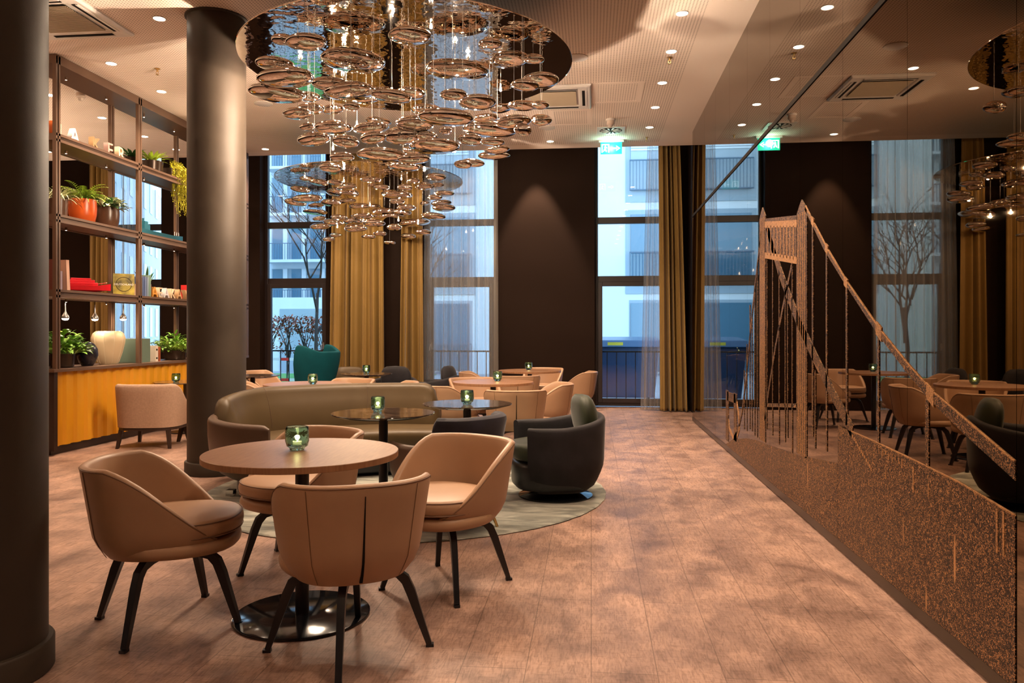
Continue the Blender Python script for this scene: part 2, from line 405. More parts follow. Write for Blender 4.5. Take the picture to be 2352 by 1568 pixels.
YF = 13.20   # window frame plane
def window(k, x0, x1, side_handle):
    fr = MB()
    z1, z2 = 2.19, 3.19          # transom centres
    w = 0.055
    def rect(x0, z0, x1, z1, w, y0, y1):
        fr.box(x0, y0, z0, x0 + w, y1, z1); fr.box(x1 - w, y0, z0, x1, y1, z1)
        fr.box(x0 + w, y0, z0, x1 - w, y1, z0 + w); fr.box(x0 + w, y0, z1 - w, x1 - w, y1, z1)
    rect(x0, 0.02, x1, ZT, w, YF, YF + 0.09)
    fr.box(x0 + w, YF, z1 - 0.05, x1 - w, YF + 0.09, z1 + 0.05); fr.box(x0 + w, YF, z2 - 0.055, x1 - w, YF + 0.09, z2 + 0.055)
    f = struct(fr.build('window_%d' % k, 'frame', smooth=False, bevel=0.004))
    lf = MB(); fr = lf
    rect(x0 + w, 0.075, x1 - w, z1 - 0.05, 0.075, YF - 0.03, YF + 0.04)
    lf.build('window_leaf', 'frame', f, smooth=False, bevel=0.004)
    for a, b, wd in ((0.15, z1 - 0.125, 0.07), (z1 + 0.05, z2 - 0.055, 0), (z2 + 0.055, ZT - w, 0)):
        MB().box(x0 + w + wd, YF + 0.02, a, x1 - w - wd, YF + 0.026, b).build('pane', 'pane', f, smooth=False)
    if side_handle:
        hx = x1 - 0.10 if side_handle > 0 else x0 + 0.10
        MB().box(hx - 0.012, YF - 0.045, 0.98, hx + 0.012, YF - 0.03, 1.10).tube([(hx, YF - 0.045, 1.07), (hx, YF - 0.085, 1.07), (hx - 0.015, YF - 0.085, 1.06), (hx - 0.03, YF - 0.085, 0.96)], 0.008, 8).build('window_handle', 'steel', f)
    # railing outside the leaf
    r = thing('french_railing', {1: 'dark metal railing outside the leftmost window seen through the shelving', 2: 'dark metal railing outside the window by the teal wing chair',
               3: 'dark metal railing outside the window behind the sheer curtain', 4: 'dark metal railing outside the window under the exit sign'}[k], 'railing', ((x0 + x1) / 2, YB + 0.42, 0))
    hw = (x1 - x0) / 2 + 0.12
    MB().box(-hw, -0.02, 0.93, hw, 0.02, 0.955).build('top_rail', 'black_metal', r, smooth=False)
    MB().box(-hw, -0.015, 0.10, hw, 0.015, 0.12).build('bottom_rail', 'black_metal', r, smooth=False)
    nb = 9
    for i in range(nb + 1):
        x = -hw + 0.01 + (2 * hw - 0.02) * i / nb
        MB().box(x - 0.007, -0.007, 0.12, x + 0.007, 0.007, 0.93).build('baluster', 'black_metal', r, smooth=False)
for i, (a, b) in enumerate(WINS): window(i + 1, a, b, 1 if i == 1 else (-1 if i == 2 else 0))

# ---------------------------------------------------------------- dark mirror wall, in panels
mw = struct(MB().box(XW + 0.012, -3.2, 0.0, 1.60, 11.28, H).build('trim_2', 'black_metal', smooth=False))
edge = [2.80 + 0.915 * k for k in range(-6, 10)] + [11.28]
for i in range(len(edge) - 1):
    a, b = edge[i] + 0.0015, edge[i + 1] - 0.0015
    for z0, z1 in ((0.070, 2.935), (2.975, H - 0.004)):
        struct(MB().box(XW, a, z0, XW + 0.012, b, z1).build('mirror_panel', 'mirror', mw, smooth=False))
M['bronze'] = mat('satin_bronze_strip', (0.05, 0.030, 0.012), 0.3, metal=0.6)
MB().box(XW - 0.002, -3.2, 0.012, XW + 0.012, 11.28, 0.068).build('skirting_strip', 'bronze', mw, smooth=False)
MB().box(XW - 0.006, -3.2, 2.938, XW + 0.012, 11.28, 2.972).build('joint_strip', 'slot', mw, smooth=False)
# slim steel handle plate at the mirror wall's far end
pl = thing('door_plate', 'slim pale metal plate beside the mirror wall\'s far edge', 'handle', (1.57, 11.34, 1.62))
MB().box(-0.03, 0, -0.17, 0.03, 0.02, 0.17).build('plate', 'steel', pl, smooth=False, bevel=0.005)

# ---------------------------------------------------------------- the bridge etched on the mirror wall
art = thing('bridge_artwork', 'suspension bridge etched in speckled copper across the dark mirror wall', 'wall art', (0, 0, 0))
XA, XB = XW - 0.0035, XW - 0.0002
def wyz(L): return [tuple(onx(u, v, XA)[1:]) for u, v in L]
def poly(name, L, m='etch', lift=0.0, raw=False):
    P = L if raw else wyz(L)
    return MB().prism(P, XA - lift, XB, 'x').build(name, m, art, smooth=False)
def strip(name, L, w, m='etch', lift=0.0):
    # L: pixel polyline, w: real width on the wall (m) - number or list
    P = [Vector(p) for p in wyz(L)]; up = []; dn = []
    for i, p in enumerate(P):
        t = (P[min(i + 1, len(P) - 1)] - P[max(i - 1, 0)]).normalized(); nn = Vector((-t.y, t.x))
        ww = (w[i] if isinstance(w, list) else w) / 2
        up.append(p + nn * ww); dn.append(p - nn * ww)
    mb = MB()
    for i in range(len(P) - 1):
        mb.prism([tuple(up[i]), tuple(up[i + 1]), tuple(dn[i + 1]), tuple(dn[i])], XA - lift, XB, 'x')
    return mb.build(name, m, art, smooth=False)
z0 = 0.0705
far_y = onx(1668, 1018, XA).y
near = 2.803
W1 = wyz([(1668, 1019), (1684, 1008), (1715, 1006), (1737, 1010), (1755, 1018), (1830, 1044), (1924, 1063)])
poly('water_field', [(W1[0][0] + 0.05, z0)] + W1 + [(W1[-1][0], z0)], raw=True)
W2 = wyz([(1924.5, 975), (1933, 982), (1955, 990), (2010, 1014), (2090, 1052), (2200, 1106)]) + [(near, onx(2330, 1183, XA).z)]
poly('deck_field', [(W2[0][0], z0)] + W2 + [(near, z0)], raw=True)
strip('deck_edge', [(1955, 990), (2010, 1014), (2090, 1052), (2200, 1106), (2329, 1183)], 0.006, 'etch_solid', 0.001)
for (u, v0, v1, w) in [(2290, 1168, 1270, 0.013), (2305, 1176, 1278, 0.013), (2098, 1071, 1128, 0.012), (2133, 1110, 1140, 0.010), (2034, 1078, 1100, 0.008)]:
    strip('deck_streak', [(u, v0), (u, v1)], w, 'etch_solid', 0.0015)
for k in range(12):
    u = 1958 + k * 3.9; v = 998 + k * 6.9
    strip('deck_streak', [(u, v), (u + 1.6, v + 7)], 0.016, 'etch_solid', 0.0015)
for k in range(9):
    u = 2012 + k * 7.5; v = 1022 + k * 4.0
    strip('deck_streak', [(u, v), (u, v + 10 + (k % 3) * 5)], 0.008, 'etch_solid', 0.0015)
# towers
def leg(px, hw_px, v0, v1, name):
    a = onx(px - hw_px, v1, XA); b = onx(px + hw_px, v1, XA); t = onx(px, v0, XA).z
    return a.y, b.y, a.z, t
def tower_leg(px0, px1, vt, vb, spike):
    ya, yb = onx(px0, vb, XA).y, onx(px1, vb, XA).y; zb = onx((px0 + px1) / 2, vb, XA).z
    zt = onx((px0 + px1) / 2, vt, XA).z; zs = onx((px0 + px1) / 2, spike, XA).z; ym = (ya + yb) / 2
    mb = MB().prism([(ya, zb), (ya, zt), (ya + (ym - ya) * 0.45, zt + (zs - zt) * 0.5), (ym, zs), (yb + (ym - yb) * 0.45, zt + (zs - zt) * 0.5), (yb, zt), (yb, zb)], XA, XB, 'x')
    o = mb.build('tower_leg', 'etch', art, smooth=False)
    k = 5
    for i in range(1, k):
        y = lerp(ya, yb, i / k)
        MB().box(XA - 0.0012, y - 0.006, zb, XA, y + 0.006, zt).build('ridge', 'etch_solid', o, smooth=False)
    return o
tower_leg(1829, 1853, 488, 1046, 458)
tower_leg(1744, 1758, 500, 1012, 476)
poly('tower_crosshead', [(1757, 502), (1830, 494), (1830, 600), (1757, 588)])
strip('crosshead_band', [(1757, 516), (1830, 513)], 0.05, 'etch_solid', 0.001)
strip('crosshead_band', [(1757, 586), (1830, 598)], 0.05, 'etch_solid', 0.001)
for k in range(9):
    u = 1763 + k * 7.4
    strip('crosshead_rib', [(u, 518), (u, 585 + k * 1.4)], 0.02, 'etch_solid', 0.001)
# small far tower
for u in (1670, 1688.5):
    strip('far_tower_leg', [(u, 896 if u < 1680 else 903), (u, 1012)], 0.16)
poly('far_tower_crosshead', [(1670, 899), (1689, 905), (1689, 926), (1670, 919)])
strip('far_cable', [(1690, 915), (1696, 955), (1697.5, 985), (1692, 1003), (1684, 1006), (1675, 985), (1672, 960)], 0.04, 'etch_solid')
# cables
top = [(1849, 472), (1866, 507), (1898, 568), (1944, 646), (2020, 756), (2085, 836), (2142, 899), (2211, 958)]
lo = [(1849, 484), (1863, 512), (1892, 573), (1938, 648), (2013, 764), (2082, 855), (2131, 914), (2209, 992)]
ctop = wyz(top) + [(near, onx(2330, 1060, XA).z)]; clo = wyz(lo) + [(near, onx(2330, 1103, XA).z)]
mb = MB()
for i in range(len(ctop) - 1): mb.prism([ctop[i], ctop[i + 1], clo[i + 1], clo[i]], XA, XB, 'x')
mb.build('main_cable', 'etch', art, smooth=False)
strip('cable_highlight', top + [(2329, 1059)], 0.006, 'etch_solid', 0.001)
for u, v in ((1866, 510), (1898, 572), (1942, 650), (2018, 762), (2136, 908)):
    p = onx(u, v, XA); w = 0.028 + 0.008 * (u > 2000)
    MB().prism([(p.y - w, p.z - w * 1.4), (p.y - w, p.z + w * 0.6), (p.y + w, p.z + w * 1.5), (p.y + w, p.z - w * 0.3)], XA - 0.0015, XB, 'x').build('cable_clamp', 'etch_solid', art, smooth=False)
strip('second_cable', [(1761, 520), (1775, 570), (1790, 622), (1812, 683), (1833, 737), (1854, 784), (1875, 829), (1915, 910), (1957, 990)], [0.07, 0.08, 0.09, 0.09, 0.09, 0.09, 0.085, 0.08, 0.08])
for (u, v0, v1, w) in [(1866, 512, 1002, 0.032), (1898, 572, 1036, 0.028), (1944, 655, 976, 0.028), (2017, 768, 1020, 0.024), (2129, 915, 1072, 0.032), (1872, 850, 1030, 0.02), (1941, 985, 1050, 0.0)]:
    if w: strip('hanger', [(u, v0), (u, v1)], w, 'etch')
for u, v0, v1 in [(1761, 590, 985), (1774, 592, 1000), (1789, 622, 1020), (1803, 640, 1015), (1808.5, 655, 1005), (1819, 605, 1040), (1722, 700, 985), (1727, 720, 990), (1733, 660, 1000), (1739, 600, 1004), (1715, 790, 990), (1709, 850, 985)]:
    strip('hanger', [(u, v0), (u, v1)], 0.02, 'etch')
strip('stay_cable', [(1820, 600), (1808, 655), (1796, 715), (1780, 800), (1764, 905), (1756, 965)], 0.035, 'etch')
strip('stay_cable', [(1749, 530), (1741, 590), (1731, 680), (1722, 770), (1713, 870), (1704, 945), (1694, 990), (1686, 1004)], 0.035, 'etch')
strip('walkway', [(1757, 930), (1831, 931)], 0.03, 'etch')

# ---------------------------------------------------------------- columns
def column(x, y, r, label):
    t = thing('round_column', label, 'column', (x, y, 0))
    MB().lathe([(r, 0.0), (r, H - 0.012)], 64).build('shaft', 'column', t)
    MB().lathe([(r + 0.004, 0), (r + 0.022, 0.004), (r + 0.022, 0.108), (r + 0.016, 0.116), (r + 0.003, 0.118)], 64).build('base_ring', 'column', t)
    MB().lathe([(r + 0.002, H - 0.02), (r + 0.02, H - 0.012), (r + 0.02, H - 0.002), (r + 0.002, H - 0.001)], 64).build('top_collar', 'column', t)
column(-3.44, 6.76, 0.257, 'tall bronze-painted round column behind the near oak table')
column(-2.33, 2.66, 0.257, 'bronze-painted round column cut by the photo\'s left edge')

# ---------------------------------------------------------------- ceiling fittings
def downlight_mesh():
    t = thing('downlight', 'x', 'ceiling light', (0, 0, H))
    MB().lathe([(0.062, 0.0), (0.062, -0.004), (0.052, -0.006), (0.050, 0.0)], 32).build('trim_ring', 'white_plastic', t)
    MB().lathe([(0.0001, -0.003), (0.050, -0.003), (0.050, -0.001), (0.0001, -0.001)], 24).build('lamp_lens', 'lamp', t)
    return t
DL = [(0.82, 4.2), (0.82, 5.1), (0.82, 6.08), (0.82, 7.07), (0.82, 8.02), (0.82, 9.02), (0.82, 10.0), (0.82, 10.97),
      (-0.62, 11.63), (-0.60, 8.8), (-5.14, 7.76), (-5.14, 8.73), (-5.13, 11.66), (-3.96, 6.69), (-6.57, 8.72), (-6.57, 9.72), (-6.58, 10.72), (-6.55, 11.54), (-8.68, 11.47), (-5.14, 9.7)]
names = {(0.82, 7.07): 'nearest in view of the five in line along the mirror wall', (0.82, 8.02): 'second nearest of the row along the mirror wall', (0.82, 9.02): 'middle one of the row along the mirror wall',
         (0.82, 10.0): 'fourth of the row along the mirror wall, before the exit sign', (0.82, 10.97): 'farthest of the row along the mirror wall', (-0.62, 11.63): 'above the dark pier, close to the window edge',
         (-0.60, 8.8): 'beside the ceiling air unit, seen in the mirror', (-5.14, 7.76): 'above the shelving\'s near bay', (-5.14, 8.73): 'left of the far column, over the shelving front', (-5.13, 11.66): 'near the ceiling edge right of the far column',
         (-3.96, 6.69): 'beside the big air grille at upper left', (-6.57, 8.72): 'seen behind the shelving\'s near post', (-6.57, 9.72): 'seen through the shelving\'s top near bay', (-6.58, 10.72): 'seen through the shelving\'s top far bay',
         (-6.55, 11.54): 'seen low beside the far column through the shelving', (-8.68, 11.47): 'seen between the near column and the shelving post', (0.82, 6.08): 'just above the frame, seen in the mirror', (0.82, 5.1): 'overhead near the mirror wall, out of frame, reflected', (0.82, 4.2): 'overhead close to camera by the mirror wall, reflected', (-5.14, 9.7): 'over the shelving behind the far column'}
d0 = None
DLP = 62.0
for q in DL:
    lab = 'round white recessed downlight ' + names[q].replace(', out of frame', '')
    if d0 is None: d0 = downlight_mesh(); d0['label'] = lab; d0.location = (*q, H); d0['group'] = 'recessed ceiling downlights'
    else: dup(d0, lab, (*q, H), 0, 'recessed ceiling downlights')
    pw = DLP * (1.2 if q[0] > 0.5 else (2.0 if -5.3 < q[0] < -5.0 else 0.9))
    add_spot((q[0], q[1], H - 0.02), pw, 105, 0.9, 0.05)
# unseen room lamps of the same kind over the seating and behind the camera
for q, w_ in (((-2.4, 4.9), 'between the two columns'), ((-3.2, 9.6), 'above the oak table behind the sofa'), ((-1.6, 9.6), 'hidden above the pebbles of the nearer chandelier'), ((0.82, 3.2), 'third from the rear wall in the mirror row'), ((0.82, 2.2), 'second from the rear wall in the mirror row'), ((0.82, 1.0), 'last of the mirror row, above the camera'), ((-9.0, 8.5), 'far left in the room beyond the shelving')):
    dup(d0, 'round white recessed downlight ' + w_, (*q, H), 0, 'recessed ceiling downlights out of frame')
    add_spot((q[0], q[1], H - 0.02), DLP if q[0] > 0.5 else 30.0, 105, 0.9, 0.05)

# uplights that wash the ceiling: added spots without fixtures, behind camera and beyond the shelving
for q in ((-3.2, -1.4), (-8.6, 5.0), (-9.5, 9.0)):
    o_ = add_spot((q[0], q[1], 1.95), 450, 150, 1.0, 0.08); o_.rotation_euler = (pi, 0, 0)
def ac_unit(x, y, rz, label):
    t = thing('ceiling_air_unit', label, 'air conditioner', (x, y, H), rz)
    a = 0.46; m = MB(); m.lathe([(a * 1.414, 0), (a * 1.42, -0.02), (a * 1.36, -0.035), (a * 0.98, -0.03), (a * 0.95, -0.018)], 4, fn=lambda an, z: 1, caps=True)
    m.v = [(p[0] * cos(pi / 4) - p[1] * sin(pi / 4), p[0] * sin(pi / 4) + p[1] * cos(pi / 4), p[2]) for p in m.v]
    m.build('cover_panel', 'white_plastic', t, smooth=False, bevel=0.012)
    g = MB()
    for i in range(28):
        yy = -0.27 + i * 0.02; g.box(-0.28, yy, -0.036, 0.28, yy + 0.008, -0.028)
    g.build('intake_grille', flat('grille_beige', (0.48, 0.38, 0.26)), t, smooth=False)
    MB().box(-0.28, -0.28, -0.030, 0.28, 0.28, -0.026).build('grille_back', 'slot', t, smooth=False)
    for k in range(4):
        an = k * pi / 2
        mm = MB().box(-0.30, 0.35, -0.037, 0.30, 0.385, -0.033); R = Matrix.Rotation(an, 3, 'Z'); mm.v = [tuple(R @ Vector(p)) for p in mm.v]
        mm.build('air_slot', 'slot', t, smooth=False)
        mm = MB().box(-0.30, 0.385, -0.040, 0.30, 0.408, -0.034); mm.v = [tuple(R @ Vector(p)) for p in mm.v]
        mm.build('flap', 'white_plastic', t, smooth=False)
ac_unit(-0.46, 9.42, 0, 'square white ceiling air unit behind the near chandelier\'s right rim')
ac_unit(-4.86, 6.55, 0.0, 'square white ceiling air unit with beige grille at upper left')
for (x, y, lab) in ((-0.62, 10.85, 'round flat ceiling speaker right of the chandelier pebbles'), (-4.13, 9.33, 'round flat ceiling speaker right of the far column'), (-0.15, 8.1, 'round flat ceiling speaker seen mainly in the mirror wall')):
    t = thing('ceiling_speaker', lab, 'speaker', (x, y, H), 0, 'round ceiling speakers')
    MB().lathe([(0.115, 0), (0.115, -0.006), (0.108, -0.009), (0.0001, -0.009)], 32).build('grille', 'white_plastic', t)
for (x0, y0, x1, y1, lab) in ((0.0, 8.95, 0.62, 9.75, 'flush access panel in the perforated ceiling beside the air unit'), (-0.55, 10.0, 0.0, 10.75, 'flush access panel in the perforated ceiling before the speaker')):
    t = thing('access_panel', lab, 'ceiling panel', ((x0 + x1) / 2, (y0 + y1) / 2, H))
    a, b = (x1 - x0) / 2, (y1 - y0) / 2; w = 0.06
    MB().box(-a, -b, -0.003, a, -b + w, 0).box(-a, b - w, -0.003, a, b, 0).box(-a, -b + w, -0.003, -a + w, b - w, 0).box(a - w, -b + w, -0.003, a, b - w, 0).build('panel_border', 'plain_ceiling', t, smooth=False)
def smoke(x, y, lab, red=True):
    t = thing('smoke_detector', lab, 'smoke detector', (x, y, H))
    MB().lathe([(0.062, 0), (0.062, -0.022), (0.056, -0.026)], 32).build('mount', 'white_plastic', t)
    MB().lathe([(0.05, -0.026), (0.052, -0.07), (0.042, -0.082), (0.03, -0.085), (0.022, -0.115), (0.0001, -0.12)], 32).build('sensor_head', flat('detector_shell', (0.6, 0.5, 0.42)), t)
smoke(0.26, 10.5, 'white smoke detector on the ceiling before the exit sign')
smoke(-6.1, 8.62, 'white smoke detector seen through the shelving\'s top bay')
# square swirl diffuser
t = thing('air_diffuser', 'square white swirl air diffuser just before the exit sign', 'vent', (0.28, 11.08, H))
MB().box(-0.2, -0.2, -0.008, 0.2, 0.2, 0).build('plate', 'white_plastic', t, smooth=False)
MB().lathe([(0.16, -0.0085), (0.0001, -0.0085)], 32, caps=False).build('throat', 'slot', t)
g = MB()
for k in range(12):
    an = k * pi / 6
    p = [(0.03 * cos(an), 0.03 * sin(an)), (0.15 * cos(an + 0.12), 0.15 * sin(an + 0.12)), (0.15 * cos(an + 0.32), 0.15 * sin(an + 0.32))]
    g.prism(p, -0.016, -0.010, 'z')
g.build('swirl_blades', 'white_plastic', t, smooth=False)
for (x, y, lab) in ((0.82, 8.2, 'brass sprinkler head beside the second downlight of the mirror row'), (0.82, 11.55, 'sprinkler head close to the ceiling edge near the mirror'), (-4.74, 7.97, 'brass sprinkler head left of the far column'), (-3.9, 11.4, 'sprinkler head close to the ceiling edge right of the far column')):
    t = thing('sprinkler', lab, 'sprinkler', (x, y, H), 0, 'ceiling sprinklers')
    MB().lathe([(0.03, 0), (0.03, -0.006), (0.012, -0.008), (0.010, -0.035), (0.0001, -0.035)], 16).build('body', 'brass', t)
    MB().tube([(-0.012, 0, -0.03), (-0.012, 0, -0.055), (0, 0, -0.062), (0.012, 0, -0.055), (0.012, 0, -0.03)], 0.003, 6).lathe([(0.018, -0.064), (0.018, -0.067), (0.0001, -0.067)], 12).build('deflector', 'brass', t)

# ---------------------------------------------------------------- exit signs
def exit_sign(x, y, rz, lab, arrow=1):
    t = thing('exit_sign', lab, 'exit sign', (x, y, H), rz)
    MB().box(-0.19, -0.03, -0.03, 0.19, 0.03, 0.0).build('housing', 'white_plastic', t, smooth=False, bevel=0.004)
    MB().box(-0.16, -0.006, -0.21, 0.16, 0.006, -0.032).build('green_panel', 'sign_green', t, smooth=False)
    for yy in (-0.0085, 0.0085):
        a, b = yy - 0.001, yy + 0.001; f = arrow
        g = MB()
        g.prism([(0.02 * f, -0.115), (0.02 * f, -0.135), (0.085 * f, -0.135), (0.085 * f, -0.115)], a, b, 'y')
        g.prism([(0.075 * f, -0.085), (0.135 * f, -0.125), (0.075 * f, -0.165), (0.075 * f, -0.150), (0.108 * f, -0.125), (0.075 * f, -0.10)], a, b, 'y')
        g.build('arrow', 'sign_white', t, smooth=False)
        g = MB()
        g.prism([(-0.145 * f, -0.06), (-0.03 * f, -0.06), (-0.03 * f, -0.185), (-0.045 * f, -0.185), (-0.045 * f, -0.075), (-0.13 * f, -0.075), (-0.13 * f, -0.185), (-0.145 * f, -0.185)], a, b, 'y')
        g.prism([(-0.095 * f, -0.083), (-0.083 * f, -0.083), (-0.083 * f, -0.095), (-0.095 * f, -0.095)], a, b, 'y')
        g.prism([(-0.108 * f, -0.10), (-0.075 * f, -0.10), (-0.06 * f, -0.12), (-0.072 * f, -0.125), (-0.082 * f, -0.113), (-0.082 * f, -0.14), (-0.065 * f, -0.16), (-0.073 * f, -0.18), (-0.085 * f, -0.165), (-0.098 * f, -0.145), (-0.105 * f, -0.165), (-0.122 * f, -0.175), (-0.115 * f, -0.155), (-0.10 * f, -0.115)], a, b, 'y')
        g.build('running_figure', 'sign_white', t, smooth=False)
exit_sign(0.30, 11.66, 0, 'lit green exit sign hanging from the ceiling before the right window')
add_point((0.30, 11.60, H - 0.12), 3.0, 0.05, (0.55, 1.0, 0.85))

# ---------------------------------------------------------------- curtains
def curtain(name, lab, cat, x0, x1, y, m, folds, amp, xb0=None, xb1=None, group=None, seed=0, zt=4.6):
    rnd = random.Random(seed); xb0 = x0 if xb0 is None else xb0; xb1 = x1 if xb1 is None else xb1
    n = folds * 10; ph = [rnd.uniform(0, 6.28) for _ in range(6)]
    mb = MB(); rows = []
    zs = [0.015, 0.06, 0.5, 1.2, 2.0, 2.9, 3.7, 4.3, zt]
    for z in zs:
        t = 1 - z / zt; row = []
        for i in range(n + 1):
            s = i / n; a = 2 * pi * folds * s
            wob = 0.35 * sin(a * 0.37 + ph[0]) + 0.25 * sin(a * 0.71 + ph[1])
            ss = s + (0.012 * sin(a * 0.53 + ph[2] + 1.2 * t)) * (1 if 0 < s < 1 else 0)
            x = lerp(lerp(x0, x1, ss), lerp(xb0, xb1, ss), t ** 0.8)
            yy = y + amp * (sin(a + wob * 1.8) * (0.75 + 0.4 * sin(a * 0.29 + ph[3])) + 0.25 * sin(2 * a + ph[4] + t)) * (0.8 + 0.35 * t)
            row.append((x, yy, z))
        rows.append(row)
    mb.loft(rows, closed=False, caps=False)
    t = thing(name, lab, cat, (0, 0, 0), 0, group)
    o = mb.build('cloth', m, t, angle=180, fix=False)
    if m == 'gold_curtain':
        q = o.modifiers.new('thick', 'SOLIDIFY'); q.thickness = 0.005
    MB().box(min(x0, x1) - 0.02, y - 0.012, zt, max(x0, x1) + 0.02, y + 0.012, zt + 0.03).build('curtain_track', 'black_metal', t, smooth=False)
def X(u): return ony(u, 760, 12.6).x
curtain('gold_curtain', 'wide gold velvet curtain between the teal chair and the dark pier', 'curtain', X(765), X(880), 12.6, 'gold_curtain', 6, 0.085, X(756), X(885), seed=3)
curtain('gold_curtain', 'narrow gold velvet curtain left of the sheer curtain', 'curtain', X(928), X(968), 12.6, 'gold_curtain', 3, 0.075, X(919), X(975), seed=5)
curtain('gold_curtain', 'gold velvet curtain beside the mirror wall\'s far end', 'curtain', X(1512), X(1560), 12.55, 'gold_curtain', 5, 0.075, X(1516), X(1580), seed=8)
curtain('gold_curtain', 'gold velvet curtain seen through the shelving at left', 'curtain', X(205), X(262), 12.6, 'gold_curtain', 5, 0.06, seed=9)
curtain('sheer_curtain', 'grey sheer curtain across the middle window', 'curtain', X(975), X(1141), 12.72, 'sheer', 9, 0.05, X(966), X(1144), seed=11)
curtain('sheer_curtain', 'pale sheer curtain hanging beside the right window\'s gold curtain', 'curtain', X(1490), X(1530), 12.70, 'sheer', 4, 0.045, X(1472), X(1530), seed=12)
curtain('sheer_curtain', 'white sheer curtain seen through the shelving at left', 'curtain', X(250), X(318), 12.74, 'sheer', 5, 0.045, seed=13)

# narrow washer in the curtain pocket above the dark pier
t = thing('pocket_spotlight', 'small spotlight in the curtain pocket above the dark pier', 'spotlight', (-0.93, 12.62, 4.655))
MB().lathe([(0.035, 0), (0.035, -0.05), (0.028, -0.05), (0.026, -0.01), (0.0001, -0.01)], 20).build('housing', 'black_metal', t)
add_spot((-0.93, 12.62, 4.59), 420, 52, 0.45, 0.02)
# ================================================================= OUTSIDE
M['grass'] = mat('lawn_green', (0.08, 0.26, 0.05), 0.9, var=0.3, scale=3)
M['paving'] = mat('grey_paving', (0.30, 0.31, 0.32), 0.9, var=0.1, scale=2)
M['wglass'] = mat('far_window_glass', (0.10, 0.20, 0.27), 0.08, spec=0.9)
M['blind'] = mat('closed_blind_grey', (0.42, 0.47, 0.50), 0.7)
M['rail'] = mat('railing_grey_blue', (0.10, 0.15, 0.20), 0.6)
M['recess'] = mat('recess_grey', (0.36, 0.42, 0.46), 0.8)
struct(MB().box(-60, YB + 0.6, -0.35, 30, 90, -0.12).build('trim_3', 'paving', smooth=False))
gr = MB().box(-16, 16.5, -0.12, -5.0, 24.5, -0.105).build('lawn', 'grass', smooth=False); tag(gr, 'green lawn beyond the window railing', 'lawn')
# far apartment block seen through the second window
def block(name, lab, x0, x1, y, floors, base, step, bay, style, rz=0.0, pivot=None, low=None):
    t = thing(name, lab, 'building', pivot or (0, 0, 0), rz)
    hgt = base + step * floors + 1
    MB().box(x0, y, -0.2, x1, y + 6, hgt).build('wall', 'facade', t, smooth=False)
    for k in range(floors):
        z = base + step * k
        MB().box(x0 + 0.2, y - 1.0, z - 0.16, x1 - 0.2, y, z).build('balcony_slab', 'facade', t, smooth=False)
        MB().box(x0 + 0.25, y - 0.04, z, x1 - 0.25, y + 0.05, z + 2.25).build('recess', 'recess', t, smooth=False)
        n = int((x1 - x0) / bay); g = MB(); fr = MB(); rl = MB()
        for i in range(n):
            xa = x0 + 0.35 + i * bay
            g.box(xa, y - 0.10, z + 0.05, xa + bay * 0.52, y - 0.05, z + 2.2)
            fr.box(xa + bay * 0.55, y - 0.14, z, xa + bay * 0.78, y - 0.05, z + 2.25)
        g.build('window_row', 'wglass', t, smooth=False)
        fr.build('window_pier', 'facade', t, smooth=False)
        rl.box(x0 + 0.2, y - 1.0, z + 0.92, x1 - 0.2, y - 0.96, z + 0.96)
        m_ = int((x1 - x0) / 0.16)
        for i in range(m_):
            xx = x0 + 0.2 + (x1 - x0 - 0.4) * i / m_; rl.box(xx, y - 0.99, z, xx + 0.025, y - 0.965, z + 0.93)
        rl.build('balcony_railing', 'rail', t, smooth=False)
    return t
block('apartment_block', 'pale far apartment block with long balconies behind the second window', -19.2, -8, 44, 6, 2.75, 2.72, 1.15, 0)
# nearer white block behind the right-hand window
t = thing('apartment_block', 'white apartment block with stacked railed windows behind the right window', 'building')
bx, by = -7.6, 25.0
MB().box(bx, by, -0.2, 9, by + 8, 16).build('wall', 'facade', t, smooth=False)
for z in (-0.1, 2.85, 5.8, 8.75):
    for xx in (1.22, -2.2, -5.9):
        if z < 0: MB().box(xx, by - 0.02, 0.0, xx + 2.0, by + 0.1, 2.3).build('door_recess', 'recess', t, smooth=False)
        else:
            w_ = MB().box(xx - 0.12, by - 0.03, z - 0.35, xx + 2.1, by + 0.05, z + 2.35).build('window_surround', 'recess', t, smooth=False)
        MB().box(xx + 0.05, by - 0.06, max(z, 0) + 0.02, xx + 1.9, by - 0.03, max(z, 0) + 2.2).build('window', 'wglass' if z != 5.8 else 'blind', t, smooth=False)
        sl = MB()
        for i in range(10): sl.box(xx + 0.05, by - 0.08, max(z, 0) + 1.3 + i * 0.085, xx + 1.9, by - 0.065, max(z, 0) + 1.36 + i * 0.085)
        if z == 5.8: sl.build('blind', 'facade', t, smooth=False)
        rl = MB().box(xx, by - 0.2, z + 0.95, xx + 2.0, by - 0.16, z + 0.99).box(xx, by - 0.2, z + 0.0, xx + 2.0, by - 0.16, z + 0.04)
        for i in range(20): rl.box(xx + i * 0.105, by - 0.19, z, xx + i * 0.105 + 0.018, by - 0.17, z + 0.95)
        rl.build('window_railing', 'rail', t, smooth=False)
# side-street block seen through the shelving, running away from the room
t = thing('street_block', 'white block in steep perspective seen through the shelving', 'building', (-17.6, 20.0, 0), radians(22.7))
MB().box(-6, -3.0, -0.2, 0, 40, 11.2).build('wall', 'facade', t, smooth=False)
for k in range(4):
    g = MB()
    for i in range(16): g.box(-0.02, -2 + i * 2.4, 0.9 + 2.8 * k, 0.03, -0.9 + i * 2.4, 2.9 + 2.8 * k)
    g.build('window_row', 'wglass', t, smooth=False)
